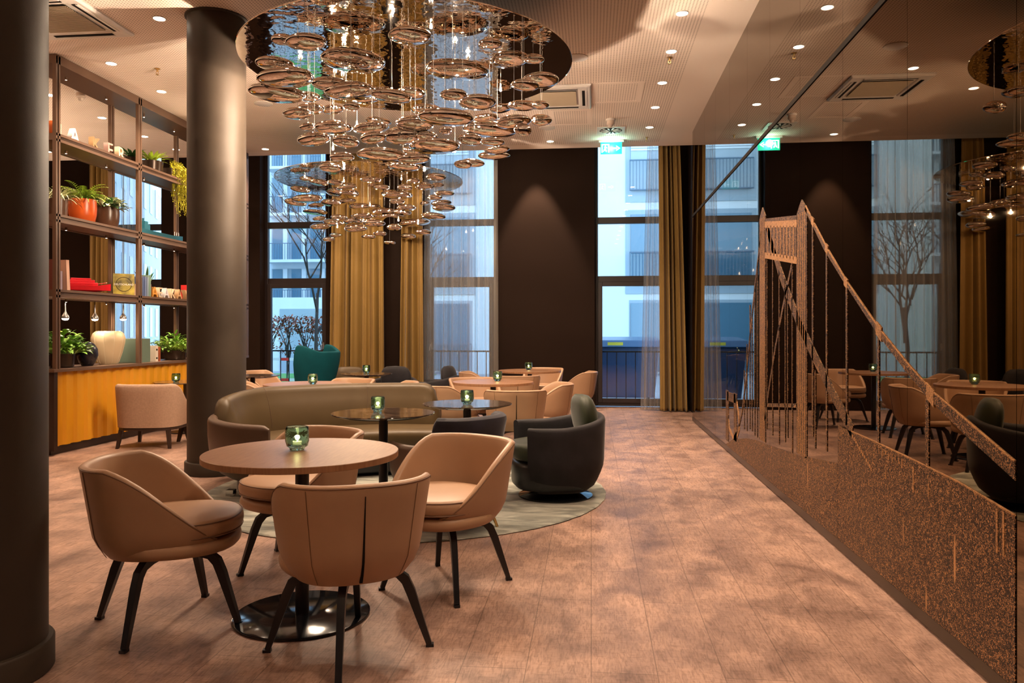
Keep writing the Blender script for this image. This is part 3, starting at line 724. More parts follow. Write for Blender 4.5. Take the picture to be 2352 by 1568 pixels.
# street-side items
t = thing('recycling_container', 'dark blue recycling container outside the right window', 'container', (0.62, 15.8, -0.12))
cb = flat('container_blue', (0.02, 0.045, 0.10), 0.35)
MB().loft([[(-0.62, -0.5, 0.1), (0.62, -0.5, 0.1), (0.62, 0.5, 0.1), (-0.62, 0.5, 0.1)], [(-0.72, -0.55, 1.1), (0.72, -0.55, 1.1), (0.72, 0.55, 1.1), (-0.72, 0.55, 1.1)]]).build('body', cb, t, smooth=False, bevel=0.02)
MB().loft([[(-0.76, -0.6, 1.1), (0.76, -0.6, 1.1), (0.76, 0.6, 1.1), (-0.76, 0.6, 1.1)], [(-0.74, -0.5, 1.24), (0.74, -0.5, 1.24), (0.74, 0.56, 1.3), (-0.74, 0.56, 1.3)]]).build('lid', flat('container_lid', (0.03, 0.07, 0.14), 0.25), t, smooth=False, bevel=0.02)
for x in (-0.5, 0.5):
    MB().lathe([(0.09, -0.03), (0.09, 0.03)], 16).build('wheel', 'black_metal', t, loc=(x, -0.4, 0.09), rot=(0, radians(90), 0))
MB().box(-0.3, -0.625, 1.14, 0.0, -0.615, 1.2).build('sticker', flat('sticker_yellow', (0.75, 0.6, 0.05)), t, smooth=False)
t = thing('barrier_fence', 'red and white barrier tape on posts over the lawn', 'barrier', (-7.9, 18.0, -0.04))
for x in (-0.3, 0.9, 2.1, -1.5): MB().box(x, -0.02, -0.06, x + 0.04, 0.02, 0.75).build('post', 'steel', t, smooth=False)
for z in (0.62, 0.12):
    for i in range(18):
        MB().box(-1.5 + i * 0.21, -0.035, z, -1.5 + i * 0.21 + 0.21, -0.022, z + 0.07).build('tape', flat('tape_red', (0.7, 0.03, 0.02)) if i % 2 else flat('tape_white', (0.85, 0.85, 0.85)), t, smooth=False)
M['bark'] = mat('dark_bark', (0.05, 0.035, 0.03), 0.9)
def bare_tree(x, y, h, lab, seed, spread=0.5, kind='bare_tree'):
    rnd = random.Random(seed); mb = MB()
    def br(p, d, L, r, lv):
        q = p + d * L
        mb.tube([p, p + d * L * 0.5 + Vector((rnd.uniform(-.04, .04) * L, rnd.uniform(-.04, .04) * L, 0)), q], [r, r * 0.8, r * 0.62], 5, caps=False)
        if lv == 0: return
        for k in range(3 if lv > 1 else 3):
            an = rnd.uniform(0, 6.28); tilt = rnd.uniform(0.25, spread)
            nd = (d + Vector((cos(an), sin(an), 0.15)) * tilt).normalized()
            br(p + d * L * rnd.uniform(0.55, 1.0), nd, L * rnd.uniform(0.6, 0.8), r * 0.6, lv - 1)
    t = thing(kind, lab, 'tree', (x, y, -0.104))
    br(Vector((0, 0, 0)), Vector((0.02, 0, 1)), h * 0.30, 0.06, 5)
    mb.build('branches', 'bark', t, fix=False)
bare_tree(-4.3, 18.5, 6.5, 'bare winter tree seen behind the sheer curtain in the mirror', 4, 0.75)
bare_tree(-7.2, 19.5, 8.0, 'bare winter tree whose twigs cross the second window', 9, 0.8)
# copper beech hedge on stems
t = thing('beech_hedge', 'copper-leaved pleached hedge behind the window railing', 'hedge', (-8.7, 21.5, -0.104))
rnd = random.Random(3)
for i in range(5):
    x = -1.2 + i * 0.55
    mb = MB()
    for k in range(9):
        mb.tube([(x, 0, 0.1 * k), (x + rnd.uniform(-.1, .1), rnd.uniform(-.1, .1), 0.9), (x + rnd.uniform(-.45, .45), rnd.uniform(-.2, .2), rnd.uniform(1.4, 1.9))], [0.02, 0.014, 0.006], 5)
    mb.build('stem', 'bark', t)
mb = MB()
for i in range(1500):
    x = rnd.uniform(-1.6, 1.6); z = rnd.choice([rnd.uniform(1.35, 1.85), rnd.uniform(1.35, 1.8), rnd.uniform(0.7, 1.8)])
    p = Vector((x, rnd.uniform(-.25, .25), z)); mb.blade(p, (rnd.uniform(-1, 1), rnd.uniform(-1, 1), rnd.uniform(-1, 1)), 0.10, 0.06, 0.2, 2)
mb.build('foliage', mat('copper_leaf', (0.26, 0.07, 0.035), 0.7, var=0.4, scale=5), t, fix=False)
t = thing('street_hut', 'white garden hut behind the copper hedge', 'hut', (-11.4, 26.0, -0.12))
MB().box(0, 0, 0, 3.2, 2, 2.6).build('wall', 'facade', t, smooth=False)
MB().box(0.5, -0.03, 0, 2.6, 0, 2.2).build('panel', 'recess', t, smooth=False)
# ================================================================= SEATING BUILDERS
def uring(a, b, e, th, k):
    cx, cy = sin(th), -cos(th); f = (abs(cx) ** e + abs(cy) ** e) ** (-1 / e)
    return Vector((a * cx * f * k, b * cy * f * k))
def ushell(a, b, thm, ztop, z0, rad, thick, n=40, m=9, e=2.4, y0=0.0, u0=-1.0, u1=1.0, zin=None, rim=5):
    rings = []
    for i in range(n + 1):
        u = lerp(u0, u1, i / n); th = u * radians(thm); zt = max(ztop(u), z0 + 0.02); ring = []
        tk = thick * (1.0 if 0.04 < i / n < 0.96 else 0.72)
        def pt(z, off):
            p = uring(a, b, e, th, rad(z)); L = p.length; p = p * ((L - off) / L); return (p.x, p.y + y0, z)
        for j in range(m): ring.append(pt(lerp(z0, zt - tk / 2, j / (m - 1)), 0))
        for j in range(1, rim): an = pi * j / rim; ring.append(pt(zt - tk / 2 + sin(an) * tk / 2, tk / 2 - cos(an) * tk / 2))
        zi = z0 if zin is None else min(zin, zt - tk / 2 - 0.005)
        for j in range(m): ring.append(pt(lerp(zt - tk / 2, zi, j / (m - 1)), tk))
        rings.append(ring)
    return MB().loft(rings, True, True)
def urim_path(a, b, thm, ztop, z0, rad, thick, e=2.4, y0=0.0, n=60, off=0.0, dz=0.0):
    P = []
    for i in range(n + 1):
        u = -1 + 2 * i / n; th = u * radians(thm); zt = max(ztop(u), z0 + 0.02); z = zt - thick / 2 + dz
        p = uring(a, b, e, th, rad(z)); L = p.length; p = p * ((L - off) / L); P.append((p.x, p.y + y0, z))
    return P
def pad(a, b, z0, z1, r=0.03, y0=0.0, e=2.3, dome=0.015, n=40):
    rings = []
    h = z1 - z0; r = min(r, h / 2)
    prof = [(1 - 2.2 * r / a, z0)] + [(1 - r / a * (1 - sin(t)), z0 + r * (1 - cos(t))) for t in (0.5, 1.1, pi / 2)] + [(1 - r / a * (1 - cos(t)), z1 - r + r * sin(t)) for t in (0.0, 0.5, 1.0, pi / 2)]
    prof += [(0.6, z1 + dome * 0.75), (0.3, z1 + dome), (0.002, z1 + dome)]
    for k, z in prof:
        rings.append([(lambda p: (p.x, p.y + y0, z))(uring(a, b, e, 2 * pi * j / n, k)) for j in range(n)])
    return MB().loft(rings, True, True)
def ring_tube(a, b, z, r, y0=0, e=2.3, n=48):
    P = [uring(a, b, e, 2 * pi * j / n, 1) for j in range(n)]
    rings = []
    for j in range(n):
        p = P[j]; d = p.normalized()
        rings.append([(p.x + d.x * r * cos(t), p.y + y0 + d.y * r * cos(t), z + r * sin(t)) for t in [2 * pi * q / 6 for q in range(6)]])
    return MB().loft(rings, True, False, loop=True)

# ---- tan shell chair
CT = dict(a=0.315, b=0.335, thm=146, z0=0.335, thick=0.036, e=2.5)
def ct_top(u):
    t = (1 - abs(u)) / 0.60
    return 0.40 + 0.335 * (sstep(t) * 0.55 + 0.45 * min(1, t))
def ct_rad(z): return 0.70 + 0.15 * sqrt(max(0, min(1, (z - 0.335) / 0.10))) + 0.20 * min(1, max(0, (z - 0.36) / 0.43))
def chair(legrot, first_label, loc, facing):
    t = thing('shell_chair', first_label, 'chair', loc, radians(facing - 90), 'tan leather shell chairs')
    sh = ushell(CT['a'], CT['b'], CT['thm'], ct_top, CT['z0'], ct_rad, CT['thick'], e=CT['e']).build('backrest_shell', 'tan', t)
    MB().tube(urim_path(CT['a'], CT['b'], CT['thm'], ct_top, CT['z0'], ct_rad, CT['thick'], e=CT['e'], off=0.002, dz=0.006), 0.0032, 6).build('piping', 'tan_piping', sh)
    # open zip gap down the back
    zg = MB(); L = []
    for j in range(12):
        z = lerp(0.345, 0.69, j / 11); y = -CT['b'] * ct_rad(z) - 0.001; w = 0.0055 * (1 - 0.75 * j / 11)
        L.append([(-w, y + 0.006, z), (-w, y - 0.0012, z), (w, y - 0.0012, z), (w, y + 0.006, z)])
    zg.loft(L).build('zip_gap', 'slot', sh)
    for s in (-1, 1):
        P = []
        for j in range(14):
            z = lerp(0.345, 0.715, j / 13); th = s * radians(38); p = uring(CT['a'], CT['b'], CT['e'], th, ct_rad(z)); p *= (p.length + 0.0004) / p.length; P.append((p.x, p.y, z))
        MB().tube(P, 0.0016, 5).build('seam', 'tan_piping', sh)
    pad(0.272, 0.262, 0.345, 0.405, 0.025, 0.045, dome=0.0).build('seat_base', 'tan', t)
    c = pad(0.266, 0.262, 0.412, 0.492, 0.032, 0.055, dome=0.014).build('seat_cushion', 'tan', t)
    for z in (0.482, 0.424): ring_tube(0.266 * (0.975 if z > .47 else .985), 0.262 * (0.975 if z > .47 else .985), z, 0.0032, 0.055).build('cushion_piping', 'tan_piping', c)
    pad(0.15, 0.15, 0.322, 0.345, 0.006, 0.0, dome=0).build('swivel_plate', 'black_metal', t)
    for k in range(4):
        an = radians(legrot + 90 * k); d = Vector((cos(an), sin(an), 0)); q = Vector((-sin(an), cos(an), 0))
        rings = []
        for (r, z, w, h, tilt) in ((0.03, 0.318, 0.020, 0.024, 0.0), (0.14, 0.316, 0.017, 0.028, 0.0), (0.195, 0.308, 0.016, 0.034, 0.25), (0.228, 0.280, 0.015, 0.040, 0.75), (0.250, 0.23, 0.0145, 0.038, 1.2), (0.325, 0.012, 0.012, 0.022, 1.25)):
            nrm = Vector((0, 0, 1)) * cos(tilt) + d * sin(tilt)
            c_ = d * r + Vector((0, 0, z))
            rings.append([c_ + q * w + nrm * h / 2, c_ - q * w + nrm * h / 2, c_ - q * w - nrm * h / 2, c_ + q * w - nrm * h / 2])
        lg = MB().loft(rings).build('leg', 'black_metal', t, angle=30)
        MB().box(-0.016, -0.013, 0.0, 0.016, 0.013, 0.012).build('foot_glide', 'black_metal', lg, loc=(d.x * 0.328, d.y * 0.328, 0), rotz=an)
    return t
CH = []
c0 = chair(25.6 + 45 + 90 - 18 + 0, 'tan leather shell chair left of the near oak table, facing right', (-1.88, 3.25, 0), 18)
def chair_at(label, x, y, facing):
    return dup(c0, label, (x, y, 0), radians(facing - 90), 'tan leather shell chairs')
# legs turn on a swivel: rotate the four legs of each of the near chairs to their photographed footing
def set_legs(t, world_deg, facing):
    base = radians(world_deg - (facing - 90)); old = radians(LEG0)
    for ch in kids(t):
        if ch.name.startswith('leg'): ch.rotation_euler = (0, 0, base - old)
LEG0 = 25.6 + 45 + 90 - 18
set_legs(c0, 0, 18)
c1 = chair_at('tan leather shell chair seen from behind in the foreground, zip down its back', -0.985, 3.05, 118); set_legs(c1, 11, 118)
c2 = chair_at('tan leather shell chair right of the near oak table, white tag on its side', -0.738, 3.873, 238); set_legs(c2, 19.4, 238)
c3 = chair_at('tan leather shell chair behind the near oak table, mostly under its top', -1.62, 4.13, 238); set_legs(c3, 44, 238)
tg = uring(CT['a'], CT['b'], CT['e'], radians(118), ct_rad(0.45))
MB().box(-0.0015, -0.011, -0.011, 0.0015, 0.011, 0.011).build('maker_tag', flat('tag_white', (0.8, 0.78, 0.75)), c2, loc=(tg.x + 0.003, tg.y, 0.463), rotz=radians(28))

def cw(cx, d): return (cx * _c - d * _s, cx * _s + d * _c)
def cchair(label, cx, d, facing):
    x, y = cw(cx, d); t = chair_at(label, x, y, facing); set_legs(t, facing + 45, facing); return t
# round the third table (left of centre), behind the sofa
cchair('tan leather shell chair left of the oak table behind the sofa', -2.72, 8.45, 25)
cchair('tan leather shell chair far right of the oak table behind the sofa', -1.95, 8.95, 250)
cchair('tan leather shell chair whose tip shows over the middle of the sofa back', -1.38, 8.55, 190)
cchair('tan leather shell chair below the left window near the teal wing chair', -3.50, 10.9, 350)
# round the fourth table (right)
cchair('tan leather shell chair with zipped back to camera, right of the sofa', 0.03, 7.60, 98)
cchair('tan leather shell chair left of the oak table right of the sofa', -0.66, 8.20, 40)
cchair('tan leather shell chair right of the nearer right-hand oak table', 0.33, 8.35, 190)
cchair('tan leather shell chair beyond the nearer right-hand oak table', -0.42, 9.15, 300)
# round the fifth table (far right)
cchair('tan leather shell chair at far right by the dark pier, seen side on', 0.86, 10.75, 172)
cchair('tan leather shell chair left of the farthest oak table', -0.40, 10.65, 10)
cchair('tan leather shell chair nearest side of the farthest oak table', 0.05, 9.98, 100)
cchair('tan leather shell chair behind the farthest oak table against the pier', 0.45, 11.65, 255)

# ---- tables
def round_table(lab, x, y, r, h, top, base_r, thick=0.028, taper=False):
    t = thing('round_table', lab, 'table', (x, y, 0.0125 if 'marble' in lab else 0)); h = h - (0.0125 if 'marble' in lab else 0)
    if taper: prof = [(r * 0.25, h - 0.034), (r * 0.82, h - 0.026), (r - 0.003, h - 0.008), (r, h - 0.004), (r - 0.002, h), (0.0001, h)]
    else: prof = [(0.0001, h - thick), (r - 0.002, h - thick), (r, h - thick + 0.002), (r, h - 0.002), (r - 0.002, h), (0.0001, h)]
    MB().lathe(prof, 96).build('tabletop', top, t, angle=30)
    MB().lathe([(0.031, 0.012), (0.031, h - thick)], 24).build('stem', 'black_metal', t)
    MB().lathe([(0.12, h - thick - 0.006), (0.12, h - thick)], 24).build('mounting_plate', 'black_metal', t)
    MB().lathe([(base_r, 0.0), (base_r, 0.009), (base_r - 0.006, 0.012), (0.0001, 0.012)], 64).build('base', 'black_gloss', t, angle=30)
    return t
round_table('near round oak table with one candle glass, four tan chairs around it', -1.317, 3.392, 0.436, 0.75, 'oak', 0.306)
round_table('round dark marble table left of the pair in front of the sofa', -1.421, 5.147, 0.353, 0.74, 'stone', 0.21, taper=True)
round_table('round dark marble table right of the pair in front of the sofa, reflecting the windows', -0.956, 5.872, 0.347, 0.74, 'stone', 0.21, taper=True)
round_table('round oak table behind the sofa\'s left half', *cw(-2.15, 8.08), 0.455, 0.745, 'oak', 0.28)
round_table('round oak table right of the sofa behind a chair with zipped back', *cw(-0.205, 8.35), 0.44, 0.75, 'oak', 0.28)
round_table('farthest round oak table before the dark pier', *cw(0.25, 10.75), 0.44, 0.75, 'oak', 0.28)
round_table('round dark table between the teal wing chair and the narrow gold curtain', *cw(-1.90, 10.0), 0.335, 0.745, 'stone', 0.2, taper=True)
round_table('dark round table half hidden behind the far column, below the left window', *cw(-3.25, 9.6), 0.33, 0.745, 'stone', 0.2, taper=True)
t = thing('side_table', 'small dark table before the yellow counter, behind the beige armchair', 'table', (*cw(-4.20, 9.86), 0))
MB().lathe([(0.30, 0.628), (0.385, 0.64), (0.387, 0.648), (0.385, 0.652), (0.0001, 0.652)], 64).build('tabletop', 'stone', t, angle=30)
MB().lathe([(0.028, 0.01), (0.028, 0.63)], 20).build('stem', 'dark_wood', t)
MB().lathe([(0.2, 0), (0.2, 0.012), (0.0001, 0.012)], 40).build('base', 'black_metal', t)

# ---- candle glasses
def candle(label, x, y, z, s=1.0, rz=0.0):
    t = thing('candle_glass', label, 'candle holder', (x, y, z), rz, 'green candle glasses')
    w = lambda a, zz: 1 + 0.035 * cos(4 * a) + 0.02 * sin(3 * a + zz * 60)
    MB().lathe([(r * s, zz * s) for r, zz in ((0.0002, 0.002), (0.030, 0.002), (0.033, 0.005), (0.034, 0.012), (0.046, 0.020), (0.052, 0.045), (0.052, 0.085), (0.049, 0.107), (0.0475, 0.110), (0.0455, 0.107), (0.047, 0.085), (0.0465, 0.045), (0.041, 0.026), (0.0002, 0.022))], 40, fn=w).build('glass', 'tumbler', t, angle=180)
    MB().lathe([(0.0001, 0.024 * s), (0.019 * s, 0.024 * s), (0.019 * s, 0.040 * s), (0.0001, 0.039 * s)], 20).build('tea_light', 'wax', t)
    MB().lathe([(0.0001, 0.041 * s), (0.0045 * s, 0.047 * s), (0.004 * s, 0.055 * s), (0.0001, 0.068 * s)], 10).build('flame', 'flame', t)
    add_point((x, y, z + 0.06 * s), 0.28, 0.012, (1.0, 0.62, 0.28))
    return t
candle('green glass with lit tea light on the near oak table', -1.352, 3.42, 0.75, 1.0, 0.3)
candle('green glass with lit tea light on the left marble table', -1.475, 5.20, 0.74, 0.96, 1.1)
candle('green glass with lit tea light on the right marble table', -0.945, 5.80, 0.74, 0.98, 0.6)
def cc(label, cx, d, z): x, y = cw(cx, d); candle(label, x, y, z, 0.98, cx)
cc('green glass with lit tea light on the oak table behind the sofa', -2.08, 8.0, 0.745)
cc('green glass with lit tea light on the table right of the sofa', -0.16, 8.42, 0.75)
cc('green glass with lit tea light on the farthest oak table', 0.235, 10.85, 0.75)
cc('green glass with lit tea light on the dark table by the gold curtain', -1.91, 10.05, 0.745)
cc('green glass with lit tea light on the small table before the yellow counter', -4.28, 9.76, 0.652)

# ---- curved sofa
def catmull(P, n):
    P = [Vector(p) for p in P]; out = []
    for i in range(len(P) - 1):
        a, b, c, d = P[max(i - 1, 0)], P[i], P[i + 1], P[min(i + 2, len(P) - 1)]
        for k in range(n):
            t = k / n; out.append(0.5 * ((2 * b) + (c - a) * t + (2 * a - 5 * b + 4 * c - d) * t * t + (3 * b - a - 3 * c + d) * t ** 3))
    out.append(P[-1]); return out
def resample(P, n):
    L = [0]
    for i in range(1, len(P)): L.append(L[-1] + (P[i] - P[i - 1]).length)
    out = []; j = 0
    for k in range(n + 1):
        s = L[-1] * k / n
        while j < len(P) - 2 and L[j + 1] < s: j += 1
        f = (s - L[j]) / max(1e-9, L[j + 1] - L[j]); out.append(P[j].lerp(P[j + 1], min(1, f)))
    return out
def normals(P, cen):
    N = []
    for i in range(len(P)):
        t = (P[min(i + 1, len(P) - 1)] - P[max(i - 1, 0)]).normalized(); n_ = Vector((t.y, -t.x))
        N.append(n_)
    if sum(n_.dot(p - Vector(cen)) for n_, p in zip(N, P)) < 0: N = [-n_ for n_ in N]
    return N
def wall_sweep(P, N, prof):
    return MB().loft([[(p.x + n_.x * o, p.y + n_.y * o, z) for (o, z) in prof(i / (len(P) - 1))] for i, (p, n_) in enumerate(zip(P, N))], True, True)
def endr(t, w=0.03, lo=0.0):   # 0 at the ends, 1 inside
    q = min(1, min(t, 1 - t) / w); return lo + (1 - lo) * sqrt(max(0, 1 - (1 - q) ** 2))
sofa = thing('curved_sofa', 'curved olive-brown leather sofa behind the two marble tables', 'sofa', (0, 0, 0))
cen = cw(-1.25, 6.3)
outer = resample(catmull([cw(*p) for p in ((-1.80, 5.66), (-2.10, 5.72), (-2.36, 5.95), (-2.46, 6.35), (-2.36, 6.75), (-2.08, 7.08), (-1.65, 7.33), (-1.12, 7.45), (-0.68, 7.40))], 8), 70)
N = normals(outer, cen)
def shell_prof(t):
    zt = lerp(0.60, 0.63, sstep(t * 4)); k = endr(t, 0.03, 0.45); tk = 0.075 * k; zb = 0.13 + 0.06 * (1 - k); L = []
    zt2 = zt - 0.05 * (1 - k)
    for o, z in ((-0.26, zb - 0.01), (-0.17, zb + 0.01), (-0.09, zb + 0.06), (-0.04, zb + 0.13), (-0.012, 0.36), (0.0, 0.48), (0.0, zt2 - tk / 2)): L.append((o, z))
    for j in range(1, 6): an = pi * j / 6; L.append((-tk / 2 + cos(an) * tk / 2, zt2 - tk / 2 + sin(an) * tk / 2))
    L += [(-tk, zt2 - tk / 2), (-tk, 0.30), (-tk - 0.19, 0.22)]
    return L
wall_sweep(outer, N, shell_prof).build('outer_shell', 'brown', sofa)
i0 = 17
bp_ = resample(outer[i0:], 60); bn = normals(bp_, cen)
def back_prof(t):
    k = endr(t, 0.05, 0.35); zt = 0.43 + (lerp(0.755, 0.805, sstep(t * 3)) - 0.43) * k; L = []
    tk = 0.17 * (0.6 + 0.4 * k); lean = 0.035
    o0 = -0.078
    for j in range(6): f = j / 5; L.append((o0 + lean * f * f, lerp(0.40, zt - 0.06, f)))
    for j in range(1, 8): an = pi * j / 8; L.append((o0 + lean - tk * 0.36 * (1 - cos(an)), zt - 0.06 + 0.06 * sin(an)))
    for j in range(6): f = 1 - j / 5; L.append((o0 + lean * f * f - lerp(tk, tk * 0.72, f ** 2), lerp(0.38, zt - 0.06, f)))
    return L
bk = wall_sweep(bp_, bn, back_prof).build('back_cushion', 'olive', sofa)
for q in (0.30, 0.72):
    i = int(q * 60); p, n_ = bp_[i], bn[i]
    MB().tube([(p.x + n_.x * (o - 0.001 if j > 9 else o), p.y + n_.y * o, z) for j, (o, z) in enumerate(back_prof(q)[5:-1])], 0.0022, 5).build('seam', 'brown', bk)
front = resample(catmull([cw(*p) for p in ((-1.80, 5.80), (-1.78, 6.05), (-1.66, 6.35), (-1.42, 6.60), (-1.08, 6.74), (-0.74, 6.76), (-0.62, 6.74))], 8), 70)
def seat_rings(inb, inf, z0, z1, r):
    R = []
    for i in range(71):
        b_ = outer[i] - N[i] * inb; f_ = front[i]; d_ = (b_ - f_); d_ = d_.normalized() if d_.length > 1e-4 else Vector((0, 1)); f_ = f_ + d_ * inf
        t = i / 70; k = endr(t, 0.02, 0.6); zz = z1 - (1 - k) * 0.03; L = [(b_.x, b_.y, z0), (b_.x, b_.y, zz)]
        m_ = f_ + d_ * 0.25
        L += [(m_.x, m_.y, zz + 0.006)]
        for j in range(6): an = pi / 2 * j / 5; p = f_ + d_ * (r - r * sin(an)); L.append((p.x, p.y, zz - r + r * cos(an)))
        L.append((f_.x, f_.y, z0 + r)); p = f_ + d_ * r * 0.6; L.append((p.x, p.y, z0))
        R.append(L)
    return MB().loft(R, True, True)
st = seat_rings(0.14, 0.0, 0.25, 0.425, 0.055).build('seat_cushion', 'olive', sofa)
for i in (22, 45):
    b_ = outer[i] - N[i] * 0.2; f_ = front[i]; d_ = (b_ - f_).normalized()
    P = [b_.lerp(f_, k / 6) for k in range(6)]
    MB().tube([(p.x, p.y, 0.4275) for p in P] + [((f_ + d_ * 0.03).x, (f_ + d_ * 0.03).y, 0.418), ((f_ - d_ * 0.0).x, (f_ - d_ * 0.0).y, 0.37), (f_.x, f_.y, 0.30)], 0.0022, 5).build('seam', 'brown', st)
seat_rings(0.22, 0.10, 0.045, 0.25, 0.01).build('plinth', 'black_metal', sofa, smooth=False)
MB().box(-0.03, -0.03, 0.012, 0.03, 0.03, 0.06).build('foot', 'chrome', sofa, loc=(*cw(-2.2, 6.0), 0))

# ---- rug
rg = MB().lathe([(1.600, 0.001), (1.606, 0.006), (1.600, 0.0105), (1.59, 0.012), (0.0001, 0.012)], 160, fn=lambda a, z: 1 + 0.0018 * sin(a * 37) + 0.0012 * sin(a * 71)).build('round_rug', 'rug', loc=(-1.49, 6.16, 0))
tag(rg, 'round silver-green rug under the sofa group', 'rug')

# ---- velvet lounge chairs
def lounge(label, x, y, facing, shell_m, inner_m, seat_m, pillow_m, style):
    t = thing('lounge_chair', label, 'armchair', (x, y, 0.012 if style != 'floor' else 0), radians(facing - 90))
    top = lambda u: 0.565 + 0.085 * sstep(1 - abs(u) / 0.75)
    if style == 'legs': top = lambda u: 0.575 + 0.03 * sstep(1 - abs(u) / 0.75)
    z0 = 0.055 if style != 'legs' else 0.17
    rad = lambda z: 0.62 + 0.33 * sqrt(max(0, min(1, (z - z0) / 0.22))) + 0.05 * (z / 0.65)
    sh = ushell(0.365, 0.375, 134, top, z0, rad, 0.062, e=2.7, m=12).build('outer_shell', shell_m, t)
    pad(0.30, 0.31, z0 + 0.02, 0.30, 0.05, 0.03, dome=0, e=2.7).build('seat_base', 'black_metal' if style != 'legs' else shell_m, t)
    pad(0.295, 0.315, 0.30, 0.43, 0.05, 0.045, dome=0.02, e=2.8).build('seat_cushion', seat_m, t)
    if style == 'legs':
        ushell(0.30, 0.315, 82, lambda u: 0.42 + 0.335 * min(1, sstep((1 - abs(u)) / 0.25)), 0.40, lambda z: 0.93 + 0.16 * (z - 0.4) / 0.3, 0.085, e=2.6).build('inner_back', inner_m, t)
        for sx in (-1, 1):
            for sy in (-1, 1):
                MB().tube([(sx * 0.16, sy * 0.16, 0.20), (sx * 0.215, sy * 0.215, 0.0)], [0.014, 0.009], 10).build('leg', 'brass', t)
    else:
        # plump back pillow
        rings = []
        for j in range(11):
            a = pi * j / 10; zc = 0.60 - 0.19 * cos(a); hw = 0.235 * (sin(a) ** 0.45 if 0 < j < 10 else 0.05); th_ = 0.085 * (sin(a) ** 0.6 if 0 < j < 10 else 0.05)
            cy_ = -0.245 + 0.05 * cos(a) * -1 * 0.6
            rings.append([(hw * (abs(cos(q)) ** 0.8) * (1 if cos(q) >= 0 else -1), cy_ + 0.10 * (hw * cos(q)) ** 2 * 4 + th_ * sin(q), zc) for q in [2 * pi * k / 28 for k in range(28)]])
        MB().loft(rings).build('back_pillow', pillow_m, t)
        MB().lathe([(0.29, 0.0), (0.29, 0.010), (0.16, 0.030), (0.10, 0.05), (0.10, 0.08)], 48).build('swivel_base', 'black_gloss', t)
    return t
lounge('charcoal velvet swivel armchair with a moss green back pillow on the rug', -0.28, 6.02, 196, 'black_velvet', 'navy', 'green_velvet', 'green_velvet', 'swivel')
xx, yy = cw(-0.40, 5.02)
lounge('brown leather armchair with navy velvet inner back, seen from behind', xx, yy, 146, 'brown', 'navy', 'navy', 'navy', 'legs')
xx, yy = cw(-1.15, 11.4)
lounge('dark velvet armchair with round pillow before the sheer curtain', xx, yy, 170, 'black_velvet', 'navy', 'black_velvet', 'black_velvet', 'floor')
xx, yy = cw(-2.35, 11.25)
lounge('olive armchair half hidden behind the teal wing chair', xx, yy, 100, 'olive', 'navy', 'olive', 'olive', 'floor')
xx, yy = cw(-1.74, 11.0)
lounge('low dark armchair behind the dark round table, before the gold curtain', xx, yy, 265, 'black_velvet', 'navy', 'black_velvet', 'black_velvet', 'floor')

# ---- beige armchairs on wooden legs
def beige(label, x, y, facing):
    t = thing('beige_armchair', label, 'armchair', (x, y, 0), radians(facing - 90))
    top = lambda u: 0.50 + 0.215 * sstep((1 - abs(u)) / 0.55)
    rad = lambda z: 0.93 + 0.07 * (z - 0.24) / 0.46
    ushell(0.36, 0.335, 118, top, 0.235, rad, 0.075, e=3.2).build('upholstered_back', 'beige', t)
    pad(0.31, 0.315, 0.24, 0.40, 0.05, 0.045, dome=0.015, e=3.2).build('seat_cushion', 'beige', t)
    pad(0.33, 0.32, 0.200, 0.238, 0.006, 0.02, dome=0, e=3.2).build('seat_frame', 'dark_wood', t, smooth=False)
    for sx in (-1, 1):
        for sy in (-1, 1):
            bx_, by_ = sx * 0.255, 0.02 + sy * 0.24; ex, ey = sx * 0.285, 0.02 + sy * 0.275
            MB().loft([[(bx_ - .022, by_ - .022, 0.21), (bx_ + .022, by_ - .022, 0.21), (bx_ + .022, by_ + .022, 0.21), (bx_ - .022, by_ + .022, 0.21)],
                       [(ex - .015, ey - .015, 0), (ex + .015, ey - .015, 0), (ex + .015, ey + .015, 0), (ex - .015, ey + .015, 0)]]).build('leg', 'dark_wood', t, smooth=False)
    return t
beige('beige armchair on dark wooden legs, back to camera, beside the yellow counter', *cw(-4.08, 8.72), 98)
beige('beige armchair mostly hidden behind the far column', *cw(-3.56, 9.2), 170)

# ---- teal wing chair
xx, yy = cw(-2.68, 10.35)
t = thing('wing_chair', 'teal high-backed wing chair by the second window', 'armchair', (xx, yy, 0), radians(168 - 90))
wt_ = lambda u: 1.03 + 0.085 * sstep((abs(u) - 0.30) / 0.45) - 0.50 * sstep((abs(u) - 0.80) / 0.2)
wrad = lambda z: 0.60 + 0.42 * sstep((z - 0.25) / 0.75)
ushell(0.36, 0.33, 118, wt_, 0.33, wrad, 0.05, e=2.2, m=14, n=56).build('wing_shell', 'teal', t)
pad(0.25, 0.27, 0.33, 0.45, 0.045, 0.05, dome=0.02).build('seat_cushion', 'teal', t)
MB().lathe([(0.022, 0.02), (0.022, 0.34)], 16).build('stem', 'steel', t)
for k in range(4):
    an = k * pi / 2 + 0.4
    MB().tube([(0, 0, 0.06), (0.16 * cos(an), 0.16 * sin(an), 0.03), (0.30 * cos(an), 0.30 * sin(an), 0.012)], [0.018, 0.014, 0.011], 8).build('star_foot', 'steel', t)
fv = MB().box(-0.1, -0.045, 0.0, 0.1, 0.045, 0.002).build('floor_socket', 'brown', loc=(-3.75, 6.62, 0.0005), smooth=False); tag(fv, 'small dark floor box lid left of the far column\'s foot', 'floor socket')

